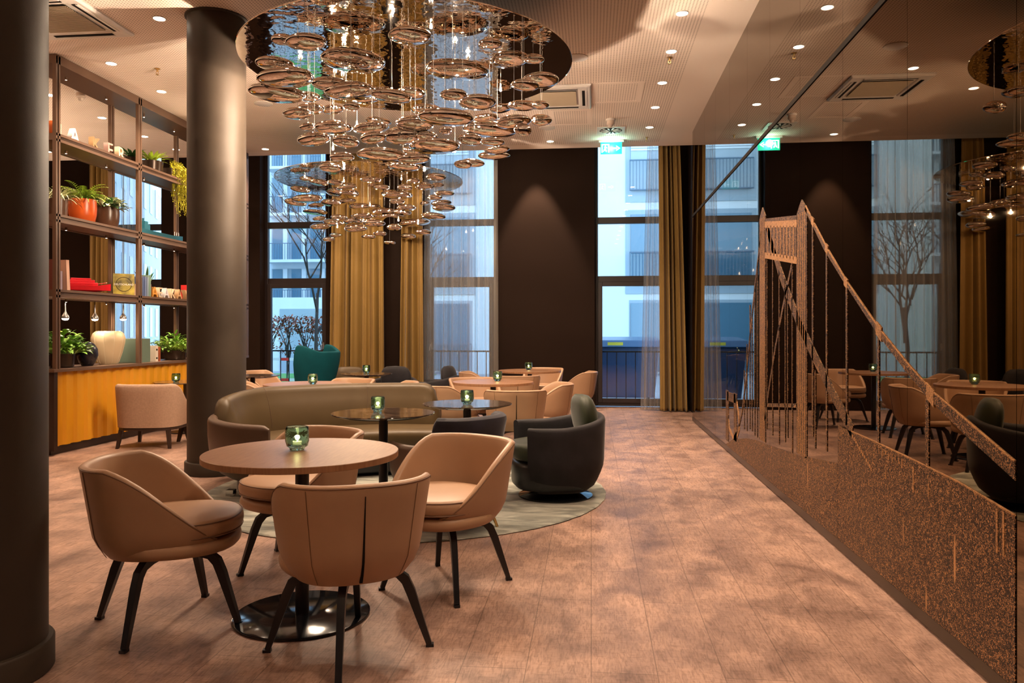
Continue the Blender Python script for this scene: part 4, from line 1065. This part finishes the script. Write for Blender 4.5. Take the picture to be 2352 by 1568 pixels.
# ================================================================= CHANDELIERS
PEB1 = [(515,275,270,90),(372,262,150,70),(312,420,255,80),(385,518,395,100),(320,612,370,95),(540,638,155,60),(685,558,265,85),(820,398,425,120),(830,600,360,105),(1198,235,285,85),(1735,292,160,60),(1535,460,420,110),(1855,392,260,85),(2020,390,150,60),(1960,560,190,70),(2065,525,245,85),(1490,625,180,65),(1645,672,250,85),(1080,635,270,75),(1210,612,205,70),(920,650,180,60),(820,700,110,50),(550,718,190,65),(470,745,200,65),(700,718,150,55),(1320,725,210,65),(1445,775,370,100),(1245,812,260,95),(1810,712,150,55),(1945,697,200,60),(2070,690,120,50),(1710,778,180,55),(1895,800,240,80),(2080,790,145,75),(1950,855,120,80),(710,838,250,85),(537,832,115,50),(580,912,240,85),(780,930,180,75),(960,840,240,75),(1005,800,170,45),(970,905,180,75),(1155,895,245,110),(1310,900,160,70),(1735,855,370,95),(1600,920,180,70),(1440,860,90,45),(1365,960,340,80),(1755,935,160,50),(1785,985,165,50)]
PEB1 = [(520 + a * .3486, b * .3486, c * .3486, d * .3486) for a, b, c, d in PEB1]
Q1 = [(763,405,195,65),(668,487,175,65),(1050,385,380,90),(1320,420,255,75),(1230,480,245,60),(1290,355,140,50),(1955,350,195,60),(1940,395,250,60),(1775,450,185,60),(1690,460,140,60)]
PEB1 += [(560 + a * .2976, 240 + b * .2976, c * .2976, d * .2976) for a, b, c, d in Q1]
# a few more over the part above the frame (seen in the mirror and from other positions)
Q2 = [(575,600,150,45),(490,575,120,40),(435,655,155,50),(490,725,235,60),(400,755,170,55),(560,775,130,35),(755,680,255,70),(800,640,160,35),(670,755,165,55),(800,745,140,45),(545,828,190,40),(585,878,110,35),(690,910,160,50),(595,940,160,50),(715,1008,105,35),(655,1040,100,35),(980,580,165,45),(1185,695,255,65),(1185,745,120,45),(1240,640,120,45),(1480,558,160,55),(1395,635,150,50),(1500,622,100,40),(1305,588,110,40),(1545,685,155,45),(1470,715,120,40),(1260,795,150,50),(900,785,160,50),(1000,790,110,45),(1085,820,180,50),(1130,860,250,60),(910,860,170,45),(840,900,150,50),(870,955,180,60),(1010,915,180,60),(1160,945,120,50),(1050,995,110,40),(960,1020,110,35),(1330,910,240,65),(1460,860,190,50),(1400,760,80,35),(1520,760,160,45),(1540,795,180,55),(1380,985,130,45),(1265,1015,120,45),(1125,1065,90,25),(740,870,130,40),(1220,830,140,45),(700,600,120,40),(1060,640,120,40)]
PEB2 = [(560 + a * .2976, 240 + b * .2976, c * .2976, d * .2976) for a, b, c, d in Q2]
def chandelier(label, cx, cy, R, z, pebs, seed, bulbs, watts, up):
    rnd = random.Random(seed)
    t = thing('pebble_chandelier', label, 'chandelier', (cx, cy, z))
    dd = MB().lathe([(0.0001, 0.0), (R - 0.003, 0.0), (R, 0.002), (R, 0.008), (R - 0.003, 0.010), (0.0001, 0.010)], 128).build('mirror_disc', 'ripple', t, angle=20)
    MB().lathe([(0.14, 0.010), (0.14, 0.07), (0.0001, 0.07)], 32).build('canopy_box', 'black_metal', t)
    MB().lathe([(0.09, H - z - 0.03), (0.09, H - z)], 24).build('ceiling_rose', 'white_plastic', t)
    for k in range(3):
        an = k * 2.094 + 0.5
        MB().tube([(0.5 * cos(an), 0.5 * sin(an), 0.01), (0.04 * cos(an), 0.04 * sin(an), H - z - 0.02)], 0.0018, 5).build('suspension_wire', 'steel', t)
    C = Vector((cx, cy, z)); cr0 = cx * _c + cy * _s; fw0 = -cx * _s + cy * _c
    for (u, v, w, h) in pebs:
        # choose a depth inside the disc for this sight line
        best = None
        for _ in range(60):
            d = fw0 + rnd.uniform(-1, 1) * R * 0.93
            x = (u - 1176) / F_PX * d - cr0; rr = (w / F_PX * d) / 2
            zz = HC + (HORIZON - v) / F_PX * d
            if x * x + (d - fw0) ** 2 < (R * 0.97) ** 2 and zz < z - 0.06 - rr * 0.2:
                if w > 75 and d > fw0 + 0.1 and _ < 40: continue
                best = d; break
        if best is None:
            lim = (z - 0.08 - HC) * F_PX / (HORIZON - v) if v < HORIZON else fw0
            best = max(fw0 - R * 0.9, min(fw0, lim - 0.03))
        p = at(u, v, best) - C; rx = w / F_PX * best / 2; rz = h / F_PX * best / 2 * 1.05
        ry = rx * rnd.uniform(0.6, 0.85); ph = rnd.uniform(0, 6.28); yaw = TH + rnd.uniform(-0.35, 0.35); tl = rnd.uniform(-0.07, 0.07)
        prof = []; k = 11
        mb = MB(); rings = []
        for j in range(k + 1):
            a = -pi / 2 + pi * j / k; cr_, sz = max(cos(a), 0.004), sin(a)
            ring = []
            for q in range(28):
                an = 2 * pi * q / 28
                X_ = cos(an) * cr_ * rx * (1 + 0.07 * cos(an + ph)); Y_ = sin(an) * cr_ * ry * (1 + 0.07 * sin(2 * an + ph))
                Z_ = sz * rz * (1 + 0.16 * cr_ * cos(an + ph)) + rz * 0.10 * cr_ * cos(an + ph + 2)
                xr = X_ * cos(yaw) - Y_ * sin(yaw); yr = X_ * sin(yaw) + Y_ * cos(yaw)
                ring.append((xr, yr, Z_ + tl * X_))
            rings.append(ring)
        o = mb.loft(rings).build('chrome_pebble', 'chrome', t, loc=p, angle=180)
        mb2 = MB(); q0 = max(0, -p.z)
        mb2.tube([(0, 0, rz * 0.8), (0, 0, q0 - 0.0005)], 0.0013, 4, caps=False).build('cable', 'cable', o)
    for (u, v) in bulbs:
        dmax = (z - 0.10 - HC) * F_PX / (HORIZON - v)
        d = min(fw0 + rnd.uniform(-0.3, 0.35) * R, dmax)
        p = at(u, v, d); q = p - C
        b = MB().lathe([(0.0001, -0.018), (0.008, -0.014), (0.010, -0.004), (0.008, 0.009), (0.005, 0.017), (0.0001, 0.018)], 14).build('halogen_bulb', 'bulb', t, loc=q)
        MB().tube([(0, 0, 0.02), (0, 0, -q.z)], 0.0018, 5).lathe([(0.009, 0.018), (0.008, 0.05), (0.0001, 0.052)], 10).build('cable', 'cable', b)
        add_point((p.x, p.y, p.z - 0.03), watts, 0.014, (1.0, 0.74, 0.52))
        o_ = add_spot((p.x, p.y, p.z + 0.02), up, 168, 0.8, 0.014, (1.0, 0.76, 0.56)); o_.rotation_euler = (pi, 0, 0)  # upward spot added at each bulb to brighten the ceiling
B1 = [(790, 152), (770, 222), (787, 218), (1075, 178), (1090, 322), (765, 340), (795, 325), (1045, 345), (690, 180), (1150, 205), (900, 215), (990, 60), (820, 290), (1045, 155)]
B2 = [(790, 415), (775, 520), (835, 510), (915, 505), (960, 512), (975, 430), (922, 410), (700, 405), (850, 470), (1005, 475)]
chandelier('nearer chandelier of chrome pebbles under a rippled mirror disc', -1.529, 6.325, 1.373, 3.54, PEB1, 5, B1, 32.0, 350.0)
chandelier('farther chandelier of chrome pebbles under a mirror disc before the gold curtain', -3.26, 11.10, 1.37, 3.52, PEB2, 8, B2, 9.0, 240.0)

# ================================================================= SHELVING + COUNTER
SX, SB = -5.54, -5.90
YA, YE = 7.42, 11.90
cnt = thing('yellow_counter', 'long counter with a corrugated mustard front below the shelving', 'counter', (0, 0, 0))
mb = MB(); per = 0.172; fr_ = []
y = YA + 0.06; k = 0
while y < YE - per:
    fr_ += [(y, 0.0), (y + per * 0.36, 0.0), (y + per * 0.52, -0.026), (y + per * 0.84, -0.026)]; y += per
fr_.append((YE, 0.0))
L = [[(SX - 0.035 + dx, yy, z) for (yy, dx) in fr_] for z in (0.09, 0.868)]
mb.loft(L, closed=False, caps=False).build('corrugated_front', 'yellow', cnt, smooth=False, fix=True)
MB().box(SX - 0.45, YA + 0.05, 0.09, SX - 0.07, YE, 0.868).build('body', 'shelf', cnt, smooth=False)
MB().box(SX - 0.46, YA + 0.0, 0.05, SX - 0.005, YA + 0.055, 0.868).build('end_panel', 'dark_wood', cnt, smooth=False)
MB().box(SX - 0.43, YA + 0.06, 0.0, SX - 0.085, YE, 0.09).build('plinth', 'dark_wood', cnt, smooth=False)
MB().box(SX - 0.48, YA - 0.03, 0.87, SX + 0.02, YE + 0.02, 0.905).build('worktop', 'shelf', cnt, smooth=False, bevel=0.003)
shf = thing('shelving_unit', 'tall open bronze metal shelving standing on the yellow counter', 'shelving', (0, 0, 0))
PY = [YA + 0.03, 8.91, 10.40, YE - 0.03]
for y in PY:
    for x in (SX, SB):
        MB().box(x - 0.02, y - 0.034, 0.905, x + 0.02, y - 0.008, H - 0.02).box(x - 0.02, y + 0.008, 0.905, x + 0.02, y + 0.034, H - 0.02).box(x - 0.008, y - 0.008, 0.905, x + 0.008, y + 0.008, H - 0.02).build('post', 'shelf', shf, smooth=False)
LV = [1.735, 2.52, 3.36]
for z in LV:
    MB().box(SX - 0.02, YA, z - 0.026, SX + 0.02, YE, z).box(SX - 0.02, YA, z - 0.085, SX + 0.02, YE, z - 0.058).box(SX - 0.012, YA, z - 0.058, SX - 0.0, YE, z - 0.026).build('front_rail', 'shelf', shf, smooth=False)
    MB().box(SB - 0.02, YA, z - 0.026, SB + 0.02, YE, z).box(SB - 0.02, YA, z - 0.085, SB + 0.02, YE, z - 0.058).box(SB, YA, z - 0.058, SB + 0.012, YE, z - 0.026).build('rear_rail', 'shelf', shf, smooth=False)
    MB().box(SB + 0.021, YA, z - 0.075, SX - 0.021, YE, z - 0.004).build('shelf_board', 'shelf', shf, smooth=False)
MB().box(SB - 0.02, YA, H - 0.10, SX + 0.02, YE, H - 0.006).build('top_beam', 'shelf', shf, smooth=False)
for z in [q - 0.087 for q in LV] + [H - 0.101]:
    for b in range(3):
        for f in (0.27, 0.75):
            y = lerp(PY[b], PY[b + 1], f)
            o = MB().lathe([(0.013, 0.0), (0.013, -0.03), (0.009, -0.032), (0.0001, -0.032)], 12).build('shelf_spotlight', 'shelf', shf, loc=(-5.72, y, z))
            MB().lathe([(0.0085, -0.0325), (0.0001, -0.0335)], 10).build('lens', 'lamp', o)
            if b < 2: add_spot((-5.72, y, z - 0.04), 5.5, 130, 0.8, 0.01, (1.0, 0.80, 0.55))
MX = -5.73
def sy(u): return onx(u, 760, MX).y
def pendant(u, lab, zc):
    t = thing('pendant_lamp', lab, 'pendant lamp', (MX, sy(u), 1.735 - 0.085))
    MB().tube([(0, 0, 0), (0, 0, zc - 1.65 + 0.045)], 0.0022, 6).build('cord', 'black_metal', t)
    MB().lathe([(0.005, zc - 1.65 + 0.15), (0.008, zc - 1.65 + 0.06), (0.020, zc - 1.65 + 0.035), (0.037, zc - 1.65 + 0.01), (0.039, zc - 1.65 - 0.008), (0.036, zc - 1.65 - 0.018)], 24, caps=False).build('shade', 'steel', t)
    MB().lathe([(0.036, zc - 1.65 - 0.017), (0.027, zc - 1.65 - 0.032), (0.0001, zc - 1.65 - 0.038)], 24).build('glass_tip', 'lamp', t)
    add_point((MX, sy(u), zc - 0.07), 1.2, 0.02)
pendant(150, 'first small ball pendant lamp under the shelf, above the leafy pot', 1.455)
pendant(218, 'middle small ball pendant lamp under the shelf, above the dark and pale vases', 1.455)
pendant(283, 'third small ball pendant lamp under the shelf, against the window', 1.465)

# ---- pots, vases, plants
def pot(name, lab, cat, u, z, r, h, m, shape='tub', x=MX, du=0.0):
    t = thing(name, lab, cat, (x, sy(u) + du, z))
    if shape == 'tub': prof = [(0.0001, 0), (r * 0.72, 0), (r * 0.86, 0.02), (r * 0.97, h * 0.35), (r, h * 0.7), (r * 0.96, h), (r * 0.90, h), (r * 0.90, h * 0.86), (0.0001, h * 0.86)]
    else: prof = [(0.0001, 0), (r * 0.8, 0), (r * 0.9, 0.01), (r, h), (r * 0.93, h), (r * 0.91, h * 0.88), (0.0001, h * 0.88)]
    MB().lathe(prof, 40).build('pot', m, t)
    MB().lathe([(r * 0.89, h * 0.87), (0.0001, h * 0.90)], 24).build('soil', 'soil', t)
    return t
def rosette(t, z, n, L, w, m, seed, droop=0.7, up=0.6, spread=1.0):
    rnd = random.Random(seed); mb = MB()
    for i in range(n):
        a = i * 2.4 + rnd.uniform(-.2, .2); e = up * (0.35 + 1.4 * (i / n)) 
        mb.blade((0.01 * cos(a), 0.01 * sin(a), z), (cos(a) * spread, sin(a) * spread, e), L * rnd.uniform(0.75, 1.05), w, droop * rnd.uniform(0.7, 1.2), 6, 0.35)
    return mb.build('foliage', m, t, angle=180, fix=False)
def bushy(t, z, n, R, hh, L, w, m, seed, cx=0, cy=0):
    rnd = random.Random(seed); mb = MB()
    for i in range(n):
        a = rnd.uniform(0, 6.28); ph = rnd.uniform(0, 1); rr = R * sqrt(ph)
        p = Vector((cx + rr * cos(a) * 0.85, cy + rr * sin(a), z + hh * (1 - ph * 0.8) * rnd.uniform(0.3, 1)))
        mb.blade(p, (cos(a) + rnd.uniform(-.5, .5), sin(a) + rnd.uniform(-.5, .5), rnd.uniform(-0.1, 0.9)), L * rnd.uniform(0.6, 1.2), w, rnd.uniform(0.5, 1.6), 4, 0.25)
        if i % 3 == 0: mb.tube([(cx * .3, cy * .3, z - 0.02), tuple((p + Vector((0, 0, z - 0.02))) / 2), tuple(p)], 0.0015, 4, caps=False)
    return mb.build('foliage', m, t, angle=180, fix=False)
def fern(t, z, n, L, m, seed, droop=1.2, leaf=0.035):
    rnd = random.Random(seed); mb = MB()
    for i in range(n):
        a = i * 2.4 + rnd.uniform(-.3, .3); d = Vector((cos(a), sin(a), rnd.uniform(0.6, 1.7))).normalized(); p = Vector((0, 0, z)); LL = L * rnd.uniform(0.7, 1.1); P = [p.copy()]
        k = 14
        for j in range(k):
            p = p + d * LL / k; P.append(p.copy()); d = (d + Vector((0, 0, -droop / k * (0.4 + 1.4 * j / k)))).normalized()
            sd = d.cross(Vector((0, 0, 1))).normalized(); ll = leaf * sin(pi * (j + 1.5) / (k + 2)) * 1.2
            for s in (-1, 1): mb.blade(p, sd * s + d * 0.5, ll, 0.012, 0.4, 2)
        mb.tube(P, 0.0015, 4, caps=False)
    return mb.build('foliage', m, t, angle=180, fix=False)
# counter level
CZ = 0.905
t = pot('potted_plant', 'broad-leaved green plant in a dark pot at the counter\'s near end', 'potted plant', 142, CZ, 0.13, 0.15, 'pot_dark', 'cyl')
bushy(t, 0.13, 230, 0.25, 0.27, 0.12, 0.055, 'leaf', 21)
t = thing('dark_vase', 'round black vase between the leafy pot and the pale vase', 'vase', (MX + 0.04, sy(193), CZ))
MB().lathe([(0.0001, 0), (0.055, 0), (0.085, 0.04), (0.112, 0.12), (0.108, 0.19), (0.075, 0.25), (0.045, 0.268), (0.045, 0.262), (0.0001, 0.258)], 40).build('body', flat('black_glaze', (0.012, 0.012, 0.02), 0.22), t)
t = thing('pale_vase', 'large pale ribbed vase in the middle of the counter bay', 'vase', (MX, sy(249), CZ))
pv = mat('pale_ribbed_ceramic', (0.62, 0.50, 0.32), 0.35)
MB().lathe([(0.0001, 0), (0.095, 0), (0.115, 0.03), (0.15, 0.14), (0.178, 0.26), (0.182, 0.31), (0.165, 0.365), (0.125, 0.395), (0.118, 0.392), (0.0001, 0.38)], 56).build('body', pv, t)
rb = MB()
for k in range(10):
    a = k * 2 * pi / 10
    rb.tube([(r * cos(a), r * sin(a), z) for r, z in ((0.097, 0.004), (0.116, 0.03), (0.151, 0.14), (0.179, 0.26), (0.183, 0.31), (0.166, 0.365), (0.126, 0.396))], 0.0018, 4)
rb.build('rib_line', flat('pale_rib', (0.8, 0.72, 0.55)), t)
gy = sy(312)
t = thing('green_box', 'large grey-green storage box behind the middle post on the counter', 'box', (MX - 0.02, gy, CZ))
MB().box(-0.12, -0.155, 0, 0.12, 0.155, 0.30).build('box_body', flat('sage_board', (0.13, 0.19, 0.145), 0.7), t, smooth=False, bevel=0.003)
MB().box(0.1205, -0.12, 0.015, 0.1215, -0.08, 0.035).build('label_strip', flat('paper_label', (0.8, 0.8, 0.78)), t, smooth=False)
t = thing('standing_book', 'cream book with small dark squares beside the grey-green box', 'book', (MX, sy(344), CZ))
MB().box(-0.09, -0.028, 0, 0.10, 0.028, 0.205).build('cover', flat('cream_cover', (0.75, 0.66, 0.55)), t, smooth=False, bevel=0.002)
MB().box(0.1002, -0.02, 0.03, 0.101, 0.012, 0.055).box(0.1002, -0.02, 0.14, 0.101, 0.012, 0.165).build('cover_print', 'slot', t, smooth=False)
t = thing('standing_book', 'thin rust-red book beside the cream one on the counter', 'book', (MX, sy(351), CZ))
MB().box(-0.08, -0.01, 0, 0.10, 0.01, 0.19).build('cover', flat('rust_cover', (0.38, 0.09, 0.03)), t, smooth=False)
t = pot('potted_plant', 'wild spiky green plant in a dark pot on the counter next to the far column', 'potted plant', 402, CZ, 0.15, 0.13, 'pot_dark', 'cyl')
fern(t, 0.12, 36, 0.36, 'leaf_lime', 33, 1.7, 0.085); bushy(t, 0.10, 240, 0.34, 0.27, 0.11, 0.032, 'leaf', 22)
for (u, lab, c) in ((108, 'small orange bowl peeking from behind the near post', (0.6, 0.22, 0.06)), (172, 'small copper pot behind the dark vase', (0.5, 0.2, 0.08))):
    t = thing('small_pot', lab, 'pot', (MX - 0.1, sy(u), CZ))
    MB().lathe([(0.0001, 0), (0.05, 0), (0.07, 0.05), (0.06, 0.10), (0.055, 0.10), (0.0001, 0.09)], 24).build('body', flat('copper_pot_glaze', c, 0.35), t)
# level 1 (z 1.735)
Z1 = LV[0] + 0.001
def book(lab, u, z, th, hh, dp, c, lean=0.0, xo=0.0, name='standing_book', grp=None):
    t = thing(name, lab, 'book', (MX + xo, sy(u), z), 0, grp)
    o = MB().box(-dp / 2, -th / 2, 0, dp / 2, -th / 2 + 0.003, hh).box(-dp / 2, th / 2 - 0.003, 0, dp / 2, th / 2, hh).box(dp / 2 - 0.003, -th / 2, 0, dp / 2, th / 2, hh).build('cover', flat(lab[:12] + '_cover', c, 0.55), t, smooth=False)
    MB().box(-dp / 2 + 0.006, -th / 2 + 0.003, 0.003, dp / 2 - 0.004, th / 2 - 0.003, hh - 0.004).build('pages', flat('book_pages', (0.75, 0.70, 0.60)), t, smooth=False)
    if lean: t.rotation_euler = (lean, 0, 0)
    return t
book('tall dark red book left of the near post, above the counter', 106, Z1, 0.05, 0.32, 0.22, (0.16, 0.03, 0.02))
book('lilac book beside the near shelving post', 112, Z1, 0.045, 0.20, 0.22, (0.30, 0.24, 0.30), 0, 0.03)
book('thick pale pink book leaning beside the red model ship', 134, Z1, 0.055, 0.33, 0.24, (0.62, 0.38, 0.28), 0.06)
def ship(lab, u, z, L_, c, hgt, kind, rz=pi / 2):
    t = thing('model_ship', lab, 'model ship', (MX, sy(u), z), rz)
    cm = flat(kind, c, 0.35)
    R = []
    for i in range(15):
        s = i / 14; x = (s - 0.5) * L_; wd = 0.075 * min(1, (1 - s) * 3.2) ** 0.6 * min(1, 0.55 + s * 4) + 0.002; rise = 0.05 * max(0, s - 0.6) ** 1.2 * 2 + 0.02 * max(0, 0.2 - s) * 4
        R.append([(x, -wd, 0.075 + rise), (x, -wd * 0.85, 0.03), (x, -wd * 0.25, 0.004 + rise), (x, wd * 0.25, 0.004 + rise), (x, wd * 0.85, 0.03), (x, wd, 0.075 + rise)])
    MB().loft(R).build('hull', cm, t, angle=30)
    if hgt > 0.1:
        MB().box(-L_ * 0.40, -0.06, 0.075, L_ * 0.22, 0.06, 0.115).box(-L_ * 0.38, -0.052, 0.115, L_ * 0.16, 0.052, 0.145).box(-L_ * 0.34, -0.045, 0.145, L_ * 0.08, 0.045, 0.165).build('superstructure', cm, t, smooth=False, bevel=0.004)
        MB().tube([(-L_ * .42, -0.066, 0.098), (L_ * .2, -0.07, 0.098), (L_ * .42, -0.03, 0.12)], 0.003, 5).build('handrail', cm, t)
    else:
        MB().box(-L_ * 0.46, -0.05, 0.07, -L_ * 0.34, 0.05, 0.15).box(-L_ * 0.44, -0.04, 0.15, -L_ * 0.37, 0.04, 0.19).box(-L_ * 0.42, -0.01, 0.19, -L_ * 0.405, 0.01, 0.23).build('bridge_house', cm, t, smooth=False)
        for k in range(3): MB().tube([(L_ * (0.30 + k * 0.05), 0, 0.08), (L_ * (0.30 + k * 0.05), 0, 0.15)], 0.0025, 5).build('mast', 'steel', t)
        MB().box(-L_ * 0.30, -0.045, 0.068, L_ * 0.28, 0.045, 0.084).build('cargo_deck', cm, t, smooth=False)
    return t
ship('glossy red model ship on the shelf above the vases', 200, Z1, 0.48, (0.62, 0.008, 0.02), 0.2, 'ship_red', radians(38))
# framed picture book
t = thing('cover_book', 'olive-yellow book facing out with a ring and the word Deutschland', 'book', (MX + 0.09, sy(268), Z1), radians(-50))
MB().box(-0.012, -0.115, 0, 0.010, 0.115, 0.255).build('pages', flat('pages_white', (0.8, 0.76, 0.66)), t, smooth=False)
cm = mat('olive_print', (0.30, 0.24, 0.02), 0.35, var=0.8, scale=9)
MB().box(0.010, -0.117, 0, 0.014, 0.117, 0.258).build('front_cover', cm, t, smooth=False)
rg_ = MB(); rr = []
for k in range(48):
    a = 2 * pi * k / 48; rr.append([(0.0145, r * cos(a), 0.13 + r * sin(a)) for r in (0.082, 0.088)] + [(0.0155, r * cos(a), 0.13 + r * sin(a)) for r in (0.088, 0.082)])
rg_.loft(rr, True, False, loop=True).build('ring_print', 'slot', t, smooth=False)
def text_mesh(name, s, size, ext, m, parent, loc, rot):
    cu = bpy.data.curves.new('txt', 'FONT'); cu.body = s; cu.size = size; cu.extrude = ext; cu.align_x = 'CENTER'; cu.resolution_u = 3
    ob = bpy.data.objects.new('txt', cu); COL.objects.link(ob); bpy.context.view_layer.update()
    me = bpy.data.meshes.new_from_object(ob); bpy.data.objects.remove(ob)
    me.materials.clear(); me.materials.append(M[m] if isinstance(m, str) else m)
    o = bpy.data.objects.new(name, me); COL.objects.link(o); o.location = loc; o.rotation_euler = rot
    if parent: o.parent = parent
    return o
text_mesh('title_text', 'DEUTSCHLAND', 0.030, 0.0005, flat('title_white', (0.9, 0.88, 0.8)), t, (0.0155, 0, 0.118), (radians(90), 0, radians(90)))
for k, (u, th, hh, c, lab) in enumerate([(297, 0.02, 0.15, (0.72, 0.50, 0.35), 'small peach book beside the olive Deutschland book'), (302, 0.025, 0.23, (0.13, 0.18, 0.33), 'blue book standing second in the shelf row'),
                                       (308, 0.03, 0.25, (0.16, 0.22, 0.42), 'lighter blue book in the middle of the shelf row'), (314, 0.03, 0.245, (0.28, 0.36, 0.48), 'grey-blue book before the mint one'), (320, 0.022, 0.275, (0.32, 0.48, 0.38), 'mint green book beside the middle post')]):
    book(lab, u, Z1, th * 0.95, hh, 0.20, c, 0, 0.05, grp='books on the middle shelf')
t = pot('snake_plant', 'snake plant in a round brown pot beside the middle post', 'potted plant', 334, Z1, 0.075, 0.17, 'pot_brown', 'tub')
mb = MB(); rnd = random.Random(4)
for k in range(8):
    a = k * 0.8; mb.blade((0.02 * cos(a), 0.02 * sin(a), 0.14), (cos(a) * 0.5, sin(a) * 0.75, 1.0), rnd.uniform(0.18, 0.33), 0.034, 0.05, 5, 0.3)
mb.build('foliage', 'leaf_dark', t, angle=180, fix=False)
def letter(ch, lab, u, z, size, m, m2=None, xo=0.05, rz=radians(90), dep=0.03, grp='decorative letters on the shelves'):
    t = thing('block_letter', lab, 'letter', (MX + xo, sy(u), z), 0, grp)
    text_mesh('letter_body', ch, size / 0.72, dep, m, t, (0, 0, 0.001), (radians(90), 0, rz))
    return t
wood = [flat('letter_wood_%s' % n_, c, 0.55) for n_, c in (('orange', (0.66, 0.30, 0.05)), ('cream', (0.78, 0.62, 0.42)), ('white', (0.74, 0.72, 0.76)), ('tan', (0.55, 0.34, 0.17)), ('pink', (0.62, 0.40, 0.36)), ('red', (0.70, 0.16, 0.03)))]
for ch, u, mi, lab in (('A', 343, 0, 'orange wooden letter A, first of the lower letter row'), ('E', 356, 1, 'cream letter E in the lower letter row'), ('A', 370, 2, 'whitish letter A after the cream E in the lower row'),
                       ('K', 385, 1, 'cream letter K in the lower letter row'), ('A', 400, 3, 'tan letter A near the far column in the lower row'), ('Y', 417, 3, 'tan letter Y, last of the lower letter row')):
    letter(ch, lab, u, Z1, 0.145, wood[mi])
book('bright red book against the far column on the lower letter shelf', 432, Z1, 0.03, 0.22, 0.2, (0.65, 0.02, 0.02))
# level 2
Z2 = LV[1] + 0.001
t = pot('potted_plant', 'spider plant with arching pale leaves in a brown pot beside the near post', 'potted plant', 133, Z2, 0.10, 0.20, 'pot_brown', 'cyl')
rosette(t, 0.18, 60, 0.30, 0.014, 'leaf_pale', 41, 2.3, 1.1)
t = pot('potted_fern', 'bushy lime fern in a bright orange pot', 'potted plant', 190, Z2, 0.145, 0.265, 'pot_orange', 'tub')
fern(t, 0.24, 46, 0.34, 'leaf_lime', 42, 1.5, 0.045); rosette(t, 0.24, 30, 0.26, 0.016, 'leaf', 43, 2.0, 1.0)
t = pot('potted_plant', 'variegated plant in a round mottled brown pot right of the orange pot', 'potted plant', 246, Z2, 0.135, 0.25, 'pot_brown', 'tub')
bushy(t, 0.23, 110, 0.19, 0.13, 0.12, 0.045, 'leaf_pale', 44); bushy(t, 0.22, 50, 0.16, 0.12, 0.12, 0.05, 'leaf_dark', 45)
ship('long teal model cargo ship on the second shelf', 372, Z2, 1.05, (0.015, 0.13, 0.19), 0.05, 'ship_teal', pi / 2)
# level 3
Z3 = LV[2] + 0.001
letter('I', 'orange-red letter I at the left end of the top shelf', 108, Z3, 0.17, wood[5])
letter('L', 'cream letter L beside the near post on the top shelf', 127, Z3, 0.16, wood[1])
letter('A', 'white letter A on the top shelf', 157, Z3, 0.175, wood[2])
letter('K', 'tan letter K on the top shelf', 207, Z3, 0.165, wood[3])
letter('E', 'pinkish letter E with orange edge on the top shelf', 239, Z3, 0.165, wood[4])
letter('R', 'cream letter R, last of the top shelf letters', 265, Z3, 0.165, wood[1])
t = pot('potted_plant', 'dark agave rosette in a small pot at the end of the top letters', 'potted plant', 303, Z3, 0.09, 0.11, 'pot_dark', 'cyl')
rosette(t, 0.10, 26, 0.21, 0.035, 'leaf_dark', 51, 0.9, 0.8)
t = pot('potted_plant', 'light green bromeliad in a dark pot right of the middle post on top', 'potted plant', 350, Z3, 0.135, 0.16, 'pot_dark', 'cyl')
rosette(t, 0.14, 34, 0.25, 0.036, 'leaf_lime', 52, 0.9, 0.9)
t = pot('trailing_plant', 'yellow-green trailing plant spilling from the top shelf beside the far column', 'potted plant', 392, Z3, 0.12, 0.15, 'pot_dark', 'cyl')
rnd = random.Random(77); mb = MB()
for k in range(60):
    yo = rnd.uniform(-0.20, 0.22); P = [Vector((0.02, yo * 0.3, 0.14))]; xo = rnd.uniform(0.12, 0.24)
    P += [Vector((xo * 0.5, yo * 0.7, 0.20 + rnd.uniform(-.02, .04))), Vector((xo, yo, 0.12))]
    Lh = rnd.uniform(0.25, 0.62); nn = 10
    for j in range(nn): P.append(Vector((xo + rnd.uniform(-.012, .012), yo + rnd.uniform(-.012, .012), 0.12 - Lh * (j + 1) / nn)))
    mb.tube(P, 0.0018, 4, caps=False)
    for p in P[1:]:
        for s in range(4): mb.blade(p + Vector((0, 0, rnd.uniform(-.03, .03))), (rnd.uniform(-1, 1), rnd.uniform(-1, 1), rnd.uniform(-.6, .4)), 0.026, 0.013, 0.4, 2)
mb.build('foliage', 'leaf_yellow', t, angle=180, fix=False)
